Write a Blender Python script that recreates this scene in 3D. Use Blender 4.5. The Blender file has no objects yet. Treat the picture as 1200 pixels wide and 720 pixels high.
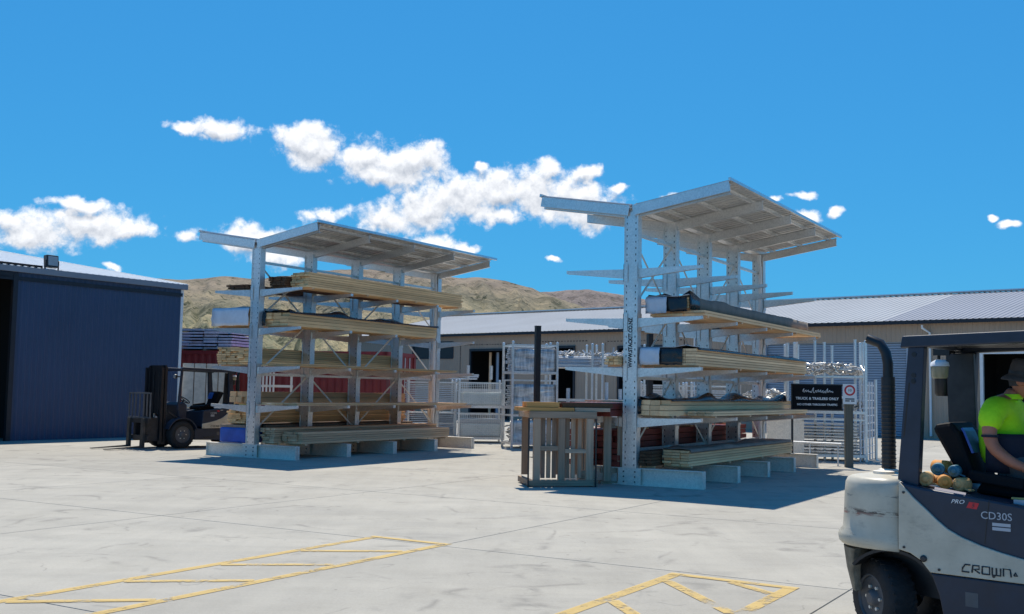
import bpy, bmesh, math, random
from mathutils import Vector, Matrix, noise
R = math.radians
random.seed(7)
scene = bpy.context.scene
col = scene.collection

# ------------------------------------------------------------------ camera
F, PITCH, ROLL, EYE = 1262.6, 0.0773, 0.0177, 1.65      # focal length in photo pixels (1200 wide)
cam = bpy.data.cameras.new('camera'); cam_ob = bpy.data.objects.new('camera', cam); col.objects.link(cam_ob)
cam.sensor_fit = 'HORIZONTAL'; cam.sensor_width = 36; cam.lens = F / 1200 * 36
cam.clip_start = 0.1; cam.clip_end = 20000
_ex, _up, _fw = Vector((1, 0, 0)), Vector((0, -math.sin(PITCH), math.cos(PITCH))), Vector((0, math.cos(PITCH), math.sin(PITCH)))
_cx = _ex * math.cos(ROLL) + _up * math.sin(ROLL); _cy = _up * math.cos(ROLL) - _ex * math.sin(ROLL)
m3 = Matrix((_cx, _cy, -_fw)).transposed()
cam_ob.matrix_world = Matrix.Translation((0, 0, EYE)) @ m3.to_4x4()
scene.camera = cam_ob

def ray(px, py):
    a, b = px - 600, py - 360
    return (_cx * a - _cy * b + _fw * F).normalized()

# ------------------------------------------------------------------ sky
SUN_EL, SUN_AZ = R(63.0), R(-1.5)                        # azimuth from +Y towards +X
world = bpy.data.worlds.new('World'); scene.world = world; world.use_nodes = True
wn, wl = world.node_tree.nodes, world.node_tree.links
for n in list(wn): wn.remove(n)
def W(t, **k):
    n = wn.new(t)
    for a, b in k.items(): setattr(n, a, b)
    return n
def wmath(op, a, b=None, c=None, clamp=False):
    n = W('ShaderNodeMath', operation=op, use_clamp=clamp)
    for i, v in enumerate((a, b, c)):
        if v is None: continue
        if isinstance(v, (int, float)): n.inputs[i].default_value = v
        else: wl.new(v, n.inputs[i])
    return n.outputs[0]
sky = W('ShaderNodeTexSky', sky_type='NISHITA', sun_disc=False)
sky.sun_elevation = SUN_EL; sky.sun_rotation = SUN_AZ
sky.altitude = 200; sky.air_density = 1.0; sky.dust_density = 0.3; sky.ozone_density = 2.0
# the camera's tone curve: the whole sky flattened and pushed towards azure
def wmul(c, k):
    n = W('ShaderNodeMixRGB', blend_type='MULTIPLY'); n.inputs[0].default_value = 1; wl.new(c, n.inputs[1]); n.inputs[2].default_value = (*k, 1); return n.outputs[0]
sr = W('ShaderNodeSeparateColor'); wl.new(wmul(sky.outputs[0], (.1, .1, .1)), sr.inputs[0]); cr = W('ShaderNodeCombineColor')
for k, (gm, gain) in enumerate(((.60, 1.22), (.50, 5.42), (.36, 9.1))): wl.new(wmath('MULTIPLY', wmath('POWER', sr.outputs[k], gm), gain), cr.inputs[k])
SKYC = cr.outputs[0]
tc = W('ShaderNodeTexCoord'); sep = W('ShaderNodeSeparateXYZ'); wl.new(tc.outputs['Generated'], sep.inputs[0])
az = wmath('ARCTAN2', sep.outputs[0], sep.outputs[1]); el = wmath('ARCSINE', sep.outputs[2])
ae = W('ShaderNodeCombineXYZ'); wl.new(az, ae.inputs[0]); wl.new(el, ae.inputs[1])
AE = ae.outputs[0]
CLOUDS = [(258,152,40,13),(218,150,30,7),(350,163,32,24),(372,172,48,28),(430,186,50,24),(480,192,50,28),(502,186,26,24),
 (455,206,60,15),(455,256,40,24),(500,246,60,30),(545,232,60,30),(590,226,60,28),(632,222,55,32),(672,238,55,32),(705,252,42,22),
 (645,200,22,14),(588,252,34,13),(95,264,80,22),(40,274,60,22),(100,241,52,10),(150,270,36,14),(15,262,32,14),(300,280,60,20),
 (320,300,34,14),(380,252,36,11),(222,280,15,10),(510,289,46,15),(545,292,20,9),(687,202,18,12),(725,222,14,6),(788,231,20,7),
 (940,228,18,5),(946,256,18,12),(908,233,13,5),(978,248,9,7),(1183,263,12,6),(1163,255,6,4),(648,304,11,4),(132,312,12,5),(565,196,10,9)]
def warp(amount, scale):
    nz = W('ShaderNodeTexNoise'); nz.inputs['Scale'].default_value = scale; nz.inputs['Detail'].default_value = 3
    wl.new(AE, nz.inputs['Vector'])
    s = W('ShaderNodeVectorMath', operation='MULTIPLY_ADD'); wl.new(nz.outputs['Color'], s.inputs[0])
    s.inputs[1].default_value = (amount, amount * .8, 0); s.inputs[2].default_value = (-amount / 2, -amount * .4, 0)
    a = W('ShaderNodeVectorMath', operation='ADD'); wl.new(AE, a.inputs[0]); wl.new(s.outputs[0], a.inputs[1])
    return a.outputs[0]
AEw = warp(0.020, 48)
def blobs(shift):
    acc = None
    for (x, y, hw, hh) in CLOUDS:
        d = ray(x, y); a0, e0 = math.atan2(d.x, d.y), math.asin(d.z) - shift / F
        sx, sy = F / hw * 0.80, F / hh * 0.80
        n = W('ShaderNodeVectorMath', operation='MULTIPLY_ADD'); wl.new(AEw, n.inputs[0])
        n.inputs[1].default_value = (sx, sy, 0); n.inputs[2].default_value = (-a0 * sx, -e0 * sy, 0)
        ln = W('ShaderNodeVectorMath', operation='LENGTH'); wl.new(n.outputs[0], ln.inputs[0])
        acc = ln.outputs['Value'] if acc is None else wmath('SMOOTH_MIN', acc, ln.outputs['Value'], 0.3)
    return acc
acc, acc_up = blobs(0), blobs(9)
def fbm(vec, scale, detail=8, rough=.62, off=(0, 0, 0)):
    mp = W('ShaderNodeVectorMath', operation='ADD'); wl.new(vec, mp.inputs[0]); mp.inputs[1].default_value = off
    nz = W('ShaderNodeTexNoise'); nz.inputs['Scale'].default_value = scale; nz.inputs['Detail'].default_value = detail
    nz.inputs['Roughness'].default_value = rough; wl.new(mp.outputs[0], nz.inputs['Vector'])
    return nz.outputs[0]
def puffs(off):
    mp = W('ShaderNodeVectorMath', operation='ADD'); wl.new(AEp, mp.inputs[0]); mp.inputs[1].default_value = off
    v = W('ShaderNodeTexVoronoi'); v.inputs['Scale'].default_value = 62; v.inputs['Detail'].default_value = 3; v.inputs['Roughness'].default_value = .55; v.inputs['Lacunarity'].default_value = 2.3
    wl.new(mp.outputs[0], v.inputs['Vector']); return v.outputs['Distance']
AEp = warp(0.010, 110)
def cloud_field(sh, off):
    f1 = wmath('MULTIPLY', wmath('SUBTRACT', fbm(AE, 34, 11, .60, off), .5), 2.1)
    return wmath('ADD', wmath('MULTIPLY_ADD', sh, 1.45, f1), wmath('MULTIPLY', wmath('SUBTRACT', .66, puffs(off)), .48))
shape = wmath('SUBTRACT', 1.0, acc); shape_up = wmath('SUBTRACT', 1.0, acc_up)
field = cloud_field(shape, (0, 0, 0)); field_up = cloud_field(shape_up, (-.001, .0075, 0))
dens = W('ShaderNodeMapRange', interpolation_type='SMOOTHSTEP'); wl.new(field, dens.inputs['Value'])
dens.inputs['From Min'].default_value = 0.02; dens.inputs['From Max'].default_value = 0.78
lit = wmath('ADD', wmath('MULTIPLY', wmath('SUBTRACT', field, field_up), .72), wmath('SUBTRACT', .86, wmath('MULTIPLY', wmath('MAXIMUM', shape, 0.0), .34)), clamp=True)
def paint(density, light, base):
    cc = W('ShaderNodeMixRGB'); wl.new(light, cc.inputs[0]) if not isinstance(light, float) else setattr(cc.inputs[0], 'default_value', light)
    cc.inputs[1].default_value = (4.4, 5.0, 6.0, 1); cc.inputs[2].default_value = (11.2, 11.4, 11.8, 1)
    mx = W('ShaderNodeMixRGB'); wl.new(density, mx.inputs[0]); wl.new(base, mx.inputs[1]); wl.new(cc.outputs[0], mx.inputs[2]); return mx.outputs[0]
SKY_STRENGTH = 0.086
bg = W('ShaderNodeBackground'); bg.inputs['Strength'].default_value = SKY_STRENGTH; wl.new(paint(dens.outputs[0], lit, SKYC), bg.inputs['Color'])
# the same kind of scattered cloud all round the rest of the sky
far = W('ShaderNodeMapRange', interpolation_type='SMOOTHSTEP')
elb = wmath('MULTIPLY', wmath('ABSOLUTE', wmath('SUBTRACT', el, .22)), 1.2)
wl.new(wmath('SUBTRACT', fbm(AE, 6.0, 6, .58, (3, 1, 0)), elb), far.inputs['Value']); far.inputs['From Min'].default_value = .60; far.inputs['From Max'].default_value = .72
bg2 = W('ShaderNodeBackground'); bg2.inputs['Strength'].default_value = SKY_STRENGTH; wl.new(paint(far.outputs[0], .8, SKYC), bg2.inputs['Color'])
inside = wmath('MULTIPLY', wmath('LESS_THAN', wmath('ABSOLUTE', wmath('ADD', az, .02)), .56), wmath('LESS_THAN', wmath('ABSOLUTE', wmath('SUBTRACT', el, .17)), .20))
ms = W('ShaderNodeMixShader'); wl.new(inside, ms.inputs[0]); wl.new(bg2.outputs[0], ms.inputs[1]); wl.new(bg.outputs[0], ms.inputs[2])
wo = W('ShaderNodeOutputWorld'); wl.new(ms.outputs[0], wo.inputs['Surface'])

# ------------------------------------------------------------------ sun and exposure
sl = bpy.data.lights.new('sun', 'SUN'); sl.energy = 5.0; sl.angle = R(.53); sl.color = (1.0, .925, .80)
so = bpy.data.objects.new('sun', sl); col.objects.link(so)
sd = Vector((math.sin(SUN_AZ) * math.cos(SUN_EL), math.cos(SUN_AZ) * math.cos(SUN_EL), math.sin(SUN_EL)))
so.rotation_euler = sd.to_track_quat('Z', 'Y').to_euler(); so.location = (0, 0, 60)
vs = scene.view_settings; vs.view_transform = 'Standard'; vs.look = 'None'; vs.gamma = 1.0; vs.use_curve_mapping = False
vs.exposure = 0.17
scene.render.engine = 'CYCLES'

# ------------------------------------------------------------------ materials
def new_mat(name):
    m = bpy.data.materials.new(name); m.use_nodes = True
    nt = m.node_tree; b = nt.nodes['Principled BSDF']; return m, nt, b
def _sock(nt, v, s):
    if isinstance(v, bpy.types.NodeSocket): nt.links.new(v, s)
    else: s.default_value = v
def tex(nt, scale, detail=5, rough=.55, coord='Object', stretch=None, off=None, rnd=False):
    if coord == 'World': v = nt.nodes.new('ShaderNodeNewGeometry').outputs['Position']
    else: v = nt.nodes.new('ShaderNodeTexCoord').outputs[coord]
    if rnd:
        oi = nt.nodes.new('ShaderNodeObjectInfo'); ad = nt.nodes.new('ShaderNodeVectorMath'); ad.operation = 'MULTIPLY_ADD'
        nt.links.new(oi.outputs['Random'], ad.inputs[0]); ad.inputs[1].default_value = (37, 53, 91); nt.links.new(v, ad.inputs[2]); v = ad.outputs[0]
    if stretch:
        mp = nt.nodes.new('ShaderNodeMapping'); mp.inputs['Scale'].default_value = stretch; nt.links.new(v, mp.inputs['Vector']); v = mp.outputs[0]
    n = nt.nodes.new('ShaderNodeTexNoise'); n.inputs['Scale'].default_value = scale; n.inputs['Detail'].default_value = detail
    n.inputs['Roughness'].default_value = rough; nt.links.new(v, n.inputs['Vector']); return n.outputs[0]
def ramp(nt, f, stops):
    r = nt.nodes.new('ShaderNodeValToRGB'); e = r.color_ramp.elements
    e[0].position, e[0].color = stops[0][0], (*stops[0][1], 1); e[1].position, e[1].color = stops[-1][0], (*stops[-1][1], 1)
    for p, c in stops[1:-1]:
        k = e.new(p); k.color = (*c, 1)
    nt.links.new(f, r.inputs[0]); return r.outputs[0]
def mixc(nt, f, a, b, mode='MIX'):
    m = nt.nodes.new('ShaderNodeMixRGB'); m.blend_type = mode
    for v, s in ((f, m.inputs[0]), (a, m.inputs[1]), (b, m.inputs[2])):
        if isinstance(v, tuple) and len(v) == 3: v = (*v, 1)
        _sock(nt, v, s)
    return m.outputs[0]
def bump(nt, b, h, strength=.3, dist=.01):
    n = nt.nodes.new('ShaderNodeBump'); n.inputs['Strength'].default_value = strength; n.inputs['Distance'].default_value = dist
    nt.links.new(h, n.inputs['Height']); nt.links.new(n.outputs[0], b.inputs['Normal'])
def simple(name, c, rough=.6, metal=0.0, var=.18, scale=6, spec=.5, bmp=0.0, rnd=.0, stretch=None):
    """one base colour with blotchy variation, some dirt and a little per-object difference"""
    m, nt, b = new_mat(name)
    n = tex(nt, scale, 6, .6, stretch=stretch, rnd=True)
    lo = tuple(max(0, x * (1 - var)) for x in c); hi = tuple(min(1, x * (1 + var)) for x in c)
    cc = ramp(nt, n, [(.3, lo), (.7, hi)])
    if rnd:
        oi = nt.nodes.new('ShaderNodeObjectInfo'); mr = nt.nodes.new('ShaderNodeMapRange')
        nt.links.new(oi.outputs['Random'], mr.inputs[0]); mr.inputs[3].default_value = 1 - rnd; mr.inputs[4].default_value = 1 + rnd
        cc = mixc(nt, 1.0, cc, mr.outputs[0], 'MULTIPLY')
    nt.links.new(cc, b.inputs['Base Color'])
    b.inputs['Metallic'].default_value = metal; b.inputs['Specular IOR Level'].default_value = spec
    rr = nt.nodes.new('ShaderNodeMapRange'); nt.links.new(n, rr.inputs[0]); rr.inputs[3].default_value = max(.02, rough - .1); rr.inputs[4].default_value = min(1, rough + .1)
    nt.links.new(rr.outputs[0], b.inputs['Roughness'])
    if bmp: bump(nt, b, tex(nt, scale * 5, 4), bmp, .01)
    return m
def galv(name, c=(.80, .785, .76), rough=.34, metal=.75):
    m, nt, b = new_mat(name)
    t = nt.nodes.new('ShaderNodeTexCoord'); v = nt.nodes.new('ShaderNodeTexVoronoi'); v.inputs['Scale'].default_value = 38
    nt.links.new(t.outputs['Object'], v.inputs['Vector'])
    sp = ramp(nt, v.outputs['Color'], [(.0, tuple(x * .86 for x in c)), (1.0, tuple(min(1, x * 1.1) for x in c))])
    n = tex(nt, 2.2, 6, .65, rnd=True)
    st = ramp(nt, n, [(.35, (.78, .79, .80)), (.62, (1, 1, 1))])
    nt.links.new(mixc(nt, .4, sp, st, 'MULTIPLY'), b.inputs['Base Color'])
    b.inputs['Metallic'].default_value = metal
    rr = nt.nodes.new('ShaderNodeMapRange'); nt.links.new(n, rr.inputs[0]); rr.inputs[3].default_value = rough - .1; rr.inputs[4].default_value = rough + .14
    nt.links.new(rr.outputs[0], b.inputs['Roughness']); return m
def wood(name, c, dark=.62, axis='Y', rnd=.12):
    m, nt, b = new_mat(name)
    st = {'Y': (14, .5, 14), 'X': (.5, 14, 14), 'Z': (14, 14, .5)}[axis]
    n = tex(nt, 2.0, 7, .65, stretch=st, rnd=True)
    n2 = tex(nt, 1.4, 4, .6, stretch=tuple(max(.5, s * .12) for s in st), rnd=True)
    cc = ramp(nt, n, [(.25, tuple(x * dark for x in c)), (.55, c), (.8, tuple(min(1, x * 1.12) for x in c))])
    cc = mixc(nt, .5, cc, ramp(nt, n2, [(.3, (.78, .74, .70)), (.65, (1.06, 1.06, 1.06))]), 'MULTIPLY')
    oi = nt.nodes.new('ShaderNodeObjectInfo'); mr = nt.nodes.new('ShaderNodeMapRange')
    nt.links.new(oi.outputs['Random'], mr.inputs[0]); mr.inputs[3].default_value = 1 - rnd; mr.inputs[4].default_value = 1 + rnd
    gi = nt.nodes.new('ShaderNodeNewGeometry'); m2 = nt.nodes.new('ShaderNodeMapRange')
    nt.links.new(gi.outputs['Random Per Island'], m2.inputs[0]); m2.inputs[3].default_value = .74; m2.inputs[4].default_value = 1.10
    cc = mixc(nt, 1.0, mixc(nt, 1.0, cc, mr.outputs[0], 'MULTIPLY'), m2.outputs[0], 'MULTIPLY')
    nt.links.new(cc, b.inputs['Base Color']); b.inputs['Roughness'].default_value = .75; b.inputs['Specular IOR Level'].default_value = .25
    bump(nt, b, n, .25, .004); return m

M = {}
M['galv'] = galv('galvanised_steel'); M['galv_dull'] = galv('weathered_zinc', (.86, .79, .68), .5, .25); M['zinc_white'] = galv('bright_zinc', (.66, .68, .70), .55, .35)
M['pale_zinc'] = galv('pale_chalky_zinc', (.66, .72, .71), .6, .15)
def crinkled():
    m, nt, b = new_mat('crinkled_zinc_glints')
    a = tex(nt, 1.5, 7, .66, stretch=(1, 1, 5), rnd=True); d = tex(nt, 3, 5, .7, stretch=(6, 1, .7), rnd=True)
    c = mixc(nt, .5, ramp(nt, a, [(.36, (.16, .17, .18)), (.5, (.55, .55, .54)), (.66, (.95, .93, .90))]), ramp(nt, d, [(.4, (.3, .3, .3)), (.62, (.95, .94, .92))]))  # bright and dark streaks: reflections of the crinkles put into the base colour
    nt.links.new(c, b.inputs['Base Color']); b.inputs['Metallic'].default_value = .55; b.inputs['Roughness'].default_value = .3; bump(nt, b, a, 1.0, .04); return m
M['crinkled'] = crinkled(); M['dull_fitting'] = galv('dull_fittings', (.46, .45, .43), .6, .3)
M['galv_sheet'] = galv('zinc_roof_sheet', (.60, .58, .55), .36, .5)
M['pine'] = wood('fresh_pine', (.93, .59, .29), .74); M['pine_dry'] = wood('dry_pine', (.95, .575, .30), .78); M['pine_pale'] = wood('pale_pine', (.98, .65, .365), .78); M['pine_grey'] = wood('weathered_pine', (.82, .53, .31), .74)
M['brown'] = wood('dark_stained_timber', (.17, .085, .045)); M['oldwood'] = wood('old_grey_timber', (.60, .41, .28), .5, 'Z', .3); M['oldwood_x'] = wood('old_grey_timber_rail', (.56, .395, .275), .5, 'X', .3)
M['orange_wood'] = wood('orange_timber', (.80, .40, .13), .7, 'X'); M['pinky'] = wood('pink_grey_timber', (.36, .26, .19), .6, 'Z')
M['black_film'] = simple('black_plastic_film', (.012, .012, .015), .28, spec=.6, scale=3, bmp=.5)
M['white_film'] = simple('white_plastic_film', (.60, .64, .70), .35, scale=4, bmp=.5, var=.12)
M['grey_film'] = simple('grey_plastic_film', (.25, .21, .175), .8, scale=4, bmp=.4, spec=.15)
M['blue_film'] = simple('blue_plastic_film', (.02, .10, .42), .35, scale=4, bmp=.4)
M['red_steel'] = simple('red_oxide_steel', (.22, .03, .018), .55, scale=9, rnd=.15, var=.3)
M['red_box'] = simple('red_container_paint', (.24, .026, .024), .5, scale=2.5, var=.22)
M['blue_clad'] = simple('blue_cladding', (.034, .060, .125), .42, scale=.7, var=.10)
M['dark_trim'] = simple('charcoal_trim', (.012, .015, .022), .45)
M['beige'] = simple('beige_cladding', (.43, .315, .225), .55, scale=.6, var=.07)
M['roof_grey'] = simple('grey_roofing', (.225, .25, .285), .6, metal=.0, scale=.35, var=.10)
M['roof_blue'] = simple('blue_grey_roofing', (.155, .18, .235), .6, metal=.0, scale=.35, var=.08)
M['white_paint'] = simple('white_paint', (.78, .78, .76), .45, var=.06)
M['roller'] = simple('blue_grey_roller_door', (.30, .37, .45), .42, var=.08, scale=1.5)
M['black'] = simple('black_paint', (.012, .013, .016), .4, var=.25)
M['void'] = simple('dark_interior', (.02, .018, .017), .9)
M['charcoal'] = simple('charcoal_truck_paint', (.018, .027, .048), .45, scale=7, var=.22, rnd=.0)
M['rubber'] = simple('tyre_rubber', (.018, .018, .019), .8, scale=14, bmp=.4, var=.35)
M['rim'] = simple('grey_rim', (.10, .10, .105), .55, scale=9)
M['seat'] = simple('black_vinyl', (.008, .008, .010), .7, bmp=.2, scale=10, spec=.2)
M['hivis'] = simple('lime_hi_vis_cloth', (.44, .97, .012), .8, scale=3.2, var=.14, bmp=1.0)
M['navy'] = simple('navy_cloth', (.012, .016, .034), .85, scale=9, bmp=.3)
M['grey_cloth'] = simple('grey_cloth', (.10, .105, .115), .9, scale=9, bmp=.4)
M['hat'] = simple('charcoal_hat_cloth', (.055, .052, .055), .9, scale=12, bmp=.4)
M['skin'] = simple('sunburnt_skin', (.44, .17, .10), .5, scale=12, var=.15)
M['orange'] = simple('orange_strap', (.62, .27, .06), .7, scale=18, var=.25); M['tan_strap'] = simple('tan_strap', (.55, .34, .14), .75, scale=18, var=.25)
M['teal'] = simple('teal_strap', (.03, .16, .24), .6, scale=18)
M['sign_black'] = simple('sign_black', (.006, .006, .008), .6, var=.1, spec=.15); M['sign_white'] = simple('sign_white', (.8, .8, .8), .4, var=.03)
M['sign_red'] = simple('sign_red', (.55, .02, .03), .4, var=.05); M['ink'] = simple('dark_ink', (.02, .022, .03), .5)
M['decal_grey'] = simple('pale_grey_decal', (.42, .45, .5), .45, var=.05); M['post_wood'] = wood('grey_post_timber', (.15, .145, .12), .6, 'Z')
M['chrome'] = simple('polished_handle', (.95, .85, .9), .12, metal=.9, var=.02); M['lens'] = simple('milky_lens', (.26, .27, .20), .15, var=.1)
M['lamp_glass'] = simple('lamp_glass', (.35, .36, .36), .08, var=.1, spec=.8); M['amber'] = simple('amber_lens', (.55, .12, .02), .2)
M['steel_dark'] = simple('dark_steel', (.045, .045, .048), .45, metal=.5, scale=9, var=.3); M['fork_steel'] = simple('worn_fork_steel', (.07, .065, .06), .5, metal=.4, scale=9, var=.4)
M['yellow_bag'] = simple('yellow_sack', (.45, .36, .12), .8, bmp=.4); M['pale_board'] = simple('pale_board', (.56, .50, .42), .7)
M['lilac'] = simple('lilac_wrap', (.74, .72, .78), .4, var=.2, scale=8)

def cream_paint(name='cream_truck_paint', scraped=False):
    m, nt, b = new_mat(name)
    base = ramp(nt, tex(nt, 5, 5, .6), [(.3, (.47, .43, .34)), (.7, (.60, .55, .44))])
    sc = tex(nt, 7, 9, .75, stretch=(.7, 1, 1.6)); sc2 = tex(nt, 16, 7, .75, stretch=(.4, 1, 3))
    f = ramp(nt, sc, [(.54, (0, 0, 0)), (.72, (.55, .55, .55))]); g = ramp(nt, sc2, [(.67, (0, 0, 0)), (.74, (1, 1, 1))])
    c = mixc(nt, mixc(nt, .7, (0, 0, 0), f), base, (.13, .12, .11)); c = mixc(nt, mixc(nt, .8, (0, 0, 0), g), c, (.10, .07, .055))
    if scraped:                                           # long scrapes from knocks, about knee height on the casting
        sz = nt.nodes.new('ShaderNodeSeparateXYZ'); nt.links.new(nt.nodes.new('ShaderNodeTexCoord').outputs['Object'], sz.inputs[0])
        for zc, hw, th, cc in ((.865, .030, .47, (.07, .05, .042)), (.845, .018, .52, (.30, .07, .05)), (.975, .03, .57, (.16, .17, .16)), (.69, .05, .55, (.12, .11, .10))):
            d = nt.nodes.new('ShaderNodeMath'); d.operation = 'SUBTRACT'; nt.links.new(sz.outputs[2], d.inputs[0]); d.inputs[1].default_value = zc
            e = nt.nodes.new('ShaderNodeMath'); e.operation = 'ABSOLUTE'; nt.links.new(d.outputs[0], e.inputs[0])
            k = nt.nodes.new('ShaderNodeMapRange'); nt.links.new(e.outputs[0], k.inputs[0]); k.inputs[1].default_value = hw; k.inputs[2].default_value = 0
            w_ = tex(nt, 14 + zc * 5, 8, .75, stretch=(.35, .5, 2.2)); q = ramp(nt, w_, [(th, (0, 0, 0)), (th + .05, (1, 1, 1))])
            c = mixc(nt, mixc(nt, 1.0, q, k.outputs[0], 'MULTIPLY'), c, cc)
    nt.links.new(c, b.inputs['Base Color']); b.inputs['Roughness'].default_value = .42; bump(nt, b, sc, .12, .004); return m
M['dirty'] = simple('road_grime_over_cream', (.20, .175, .13), .75, scale=11, var=.45, bmp=.4)
M['cream'] = cream_paint(); M['cream_scraped'] = cream_paint('scraped_cream_casting', True)

def concrete():
    m, nt, b = new_mat('broomed_concrete')
    big = tex(nt, .22, 6, .6, 'World'); mid = tex(nt, 1.3, 7, .65, 'World'); fine = tex(nt, 38, 4, .6, 'World')
    sw = tex(nt, .9, 6, .7, coord='World', stretch=(.22, 1.5, 1)); sw2 = tex(nt, 1.6, 7, .7, coord='World', stretch=(1.4, .16, 1))
    c = ramp(nt, big, [(.3, (.345, .325, .285)), (.7, (.415, .392, .342))])
    c = mixc(nt, .75, c, ramp(nt, sw, [(.3, (.86, .865, .87)), (.6, (1.03, 1.025, 1.01))]), 'MULTIPLY')
    c = mixc(nt, .6, c, ramp(nt, sw2, [(.32, (.87, .87, .87)), (.6, (1.03, 1.03, 1.02))]), 'MULTIPLY')
    c = mixc(nt, .55, c, ramp(nt, mid, [(.25, (.78, .775, .76)), (.55, (1, 1, 1)), (.8, (1.06, 1.05, 1.03))]), 'MULTIPLY')
    c = mixc(nt, .4, c, ramp(nt, fine, [(.25, (.75, .75, .74)), (.6, (1.03, 1.03, 1.03))]), 'MULTIPLY')
    # thin curved tyre scuffs and dark specks
    for k, (s, st, p) in enumerate(((.55, (1, .55, 1), (.485, .5, .515)), (.35, (.5, 1, 1), (.49, .5, .51)), (.8, (1, 1, 1), (.493, .5, .507)))):
        t = tex(nt, s, 2.5, .5, coord='World', stretch=st); t2 = tex(nt, 1.1 + k * .4, 4, .7, 'World')
        line = ramp(nt, t, [(p[0], (1, 1, 1)), (p[1], (.70, .70, .71)), (p[2], (1, 1, 1))])
        msk = ramp(nt, t2, [(.5, (0, 0, 0)), (.62, (1, 1, 1))])
        c = mixc(nt, msk, c, mixc(nt, 1.0, c, line, 'MULTIPLY'))
    oil = tex(nt, .55, 7, .62, 'World'); c = mixc(nt, ramp(nt, oil, [(.60, (0, 0, 0)), (.70, (.42, .42, .42))]), c, (.20, .19, .175))
    spl = tex(nt, 4.5, 6, .7, 'World'); c = mixc(nt, ramp(nt, spl, [(.66, (0, 0, 0)), (.74, (.5, .5, .5))]), c, (.17, .16, .15))
    grit = tex(nt, 120, 3, .6, 'World'); c = mixc(nt, .35, c, ramp(nt, grit, [(.3, (.7, .7, .7)), (.6, (1.05, 1.05, 1.05))]), 'MULTIPLY')
    sp = nt.nodes.new('ShaderNodeTexVoronoi'); sp.inputs['Scale'].default_value = 1.4; tcn = nt.nodes.new('ShaderNodeNewGeometry'); nt.links.new(tcn.outputs['Position'], sp.inputs['Vector'])
    c = mixc(nt, ramp(nt, sp.outputs['Distance'], [(.018, (.75, .75, .75)), (.03, (0, 0, 0))]), c, (.10, .095, .09))
    oi = nt.nodes.new('ShaderNodeObjectInfo'); mr = nt.nodes.new('ShaderNodeMapRange'); nt.links.new(oi.outputs['Random'], mr.inputs[0]); mr.inputs[3].default_value = .95; mr.inputs[4].default_value = 1.04
    nt.links.new(mixc(nt, 1.0, c, mr.outputs[0], 'MULTIPLY'), b.inputs['Base Color'])
    b.inputs['Roughness'].default_value = .78; b.inputs['Specular IOR Level'].default_value = .3
    bump(nt, b, tex(nt, 60, 4, .6, coord='World', stretch=(.3, 1, 1)), .18, .004); return m
M['concrete'] = concrete(); M['joint'] = simple('joint_sealant', (.07, .07, .072), .85)

def worn_yellow():
    m, nt, b = new_mat('worn_yellow_line_paint')
    n = tex(nt, 3.2, 8, .7, 'World'); n2 = tex(nt, 22, 5, .7, 'World'); n3 = tex(nt, .9, 4, .6, 'World')
    c = ramp(nt, n, [(.3, (.46, .31, .09)), (.7, (.62, .43, .13))]); nt.links.new(c, b.inputs['Base Color']); b.inputs['Roughness'].default_value = .65
    s = nt.nodes.new('ShaderNodeMath'); s.operation = 'MULTIPLY_ADD'; nt.links.new(n2, s.inputs[0]); s.inputs[1].default_value = .5; nt.links.new(n, s.inputs[2])
    s2 = nt.nodes.new('ShaderNodeMath'); s2.operation = 'MULTIPLY_ADD'; nt.links.new(n3, s2.inputs[0]); s2.inputs[1].default_value = .55; nt.links.new(s.outputs[0], s2.inputs[2])
    al = ramp(nt, s2.outputs[0], [(.88, (.03, .03, .03)), (1.10, (.80, .80, .80))]); nt.links.new(al, b.inputs['Alpha']); return m
M['yellow'] = worn_yellow()

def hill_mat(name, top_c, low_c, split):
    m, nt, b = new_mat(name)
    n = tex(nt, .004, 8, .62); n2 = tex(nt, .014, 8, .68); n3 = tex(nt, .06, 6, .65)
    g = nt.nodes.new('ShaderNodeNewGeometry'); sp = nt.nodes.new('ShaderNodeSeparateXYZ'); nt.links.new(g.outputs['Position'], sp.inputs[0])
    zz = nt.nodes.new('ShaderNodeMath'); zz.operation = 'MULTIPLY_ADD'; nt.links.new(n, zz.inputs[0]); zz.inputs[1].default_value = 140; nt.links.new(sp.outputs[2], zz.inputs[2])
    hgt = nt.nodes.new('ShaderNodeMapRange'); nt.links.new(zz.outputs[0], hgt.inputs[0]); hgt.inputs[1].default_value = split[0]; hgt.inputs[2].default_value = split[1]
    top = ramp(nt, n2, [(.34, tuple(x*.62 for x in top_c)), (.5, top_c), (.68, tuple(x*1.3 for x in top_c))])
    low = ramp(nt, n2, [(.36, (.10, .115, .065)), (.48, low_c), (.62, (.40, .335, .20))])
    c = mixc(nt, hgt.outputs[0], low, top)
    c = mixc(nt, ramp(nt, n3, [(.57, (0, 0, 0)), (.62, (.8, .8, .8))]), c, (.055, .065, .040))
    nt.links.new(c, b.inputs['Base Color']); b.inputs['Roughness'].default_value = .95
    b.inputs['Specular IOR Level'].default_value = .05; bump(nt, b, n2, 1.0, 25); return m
M['hill'] = hill_mat('dry_tussock_hill', (.265, .215, .165), (.26, .245, .155), (150, 290)); M['hill_far_hazed'] = hill_mat('hazed_far_tussock_hill', (.235, .195, .175), (.25, .215, .165), (150, 320))  # hill tones lightened, the far one greyed: distance haze put into the colour
M['paddock'] = simple('dry_paddock', (.24, .21, .11), .95, scale=.02, var=.3)
M['foliage'] = simple('dark_foliage', (.035, .05, .02), .8, scale=4, var=.4, rnd=.3)

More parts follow.
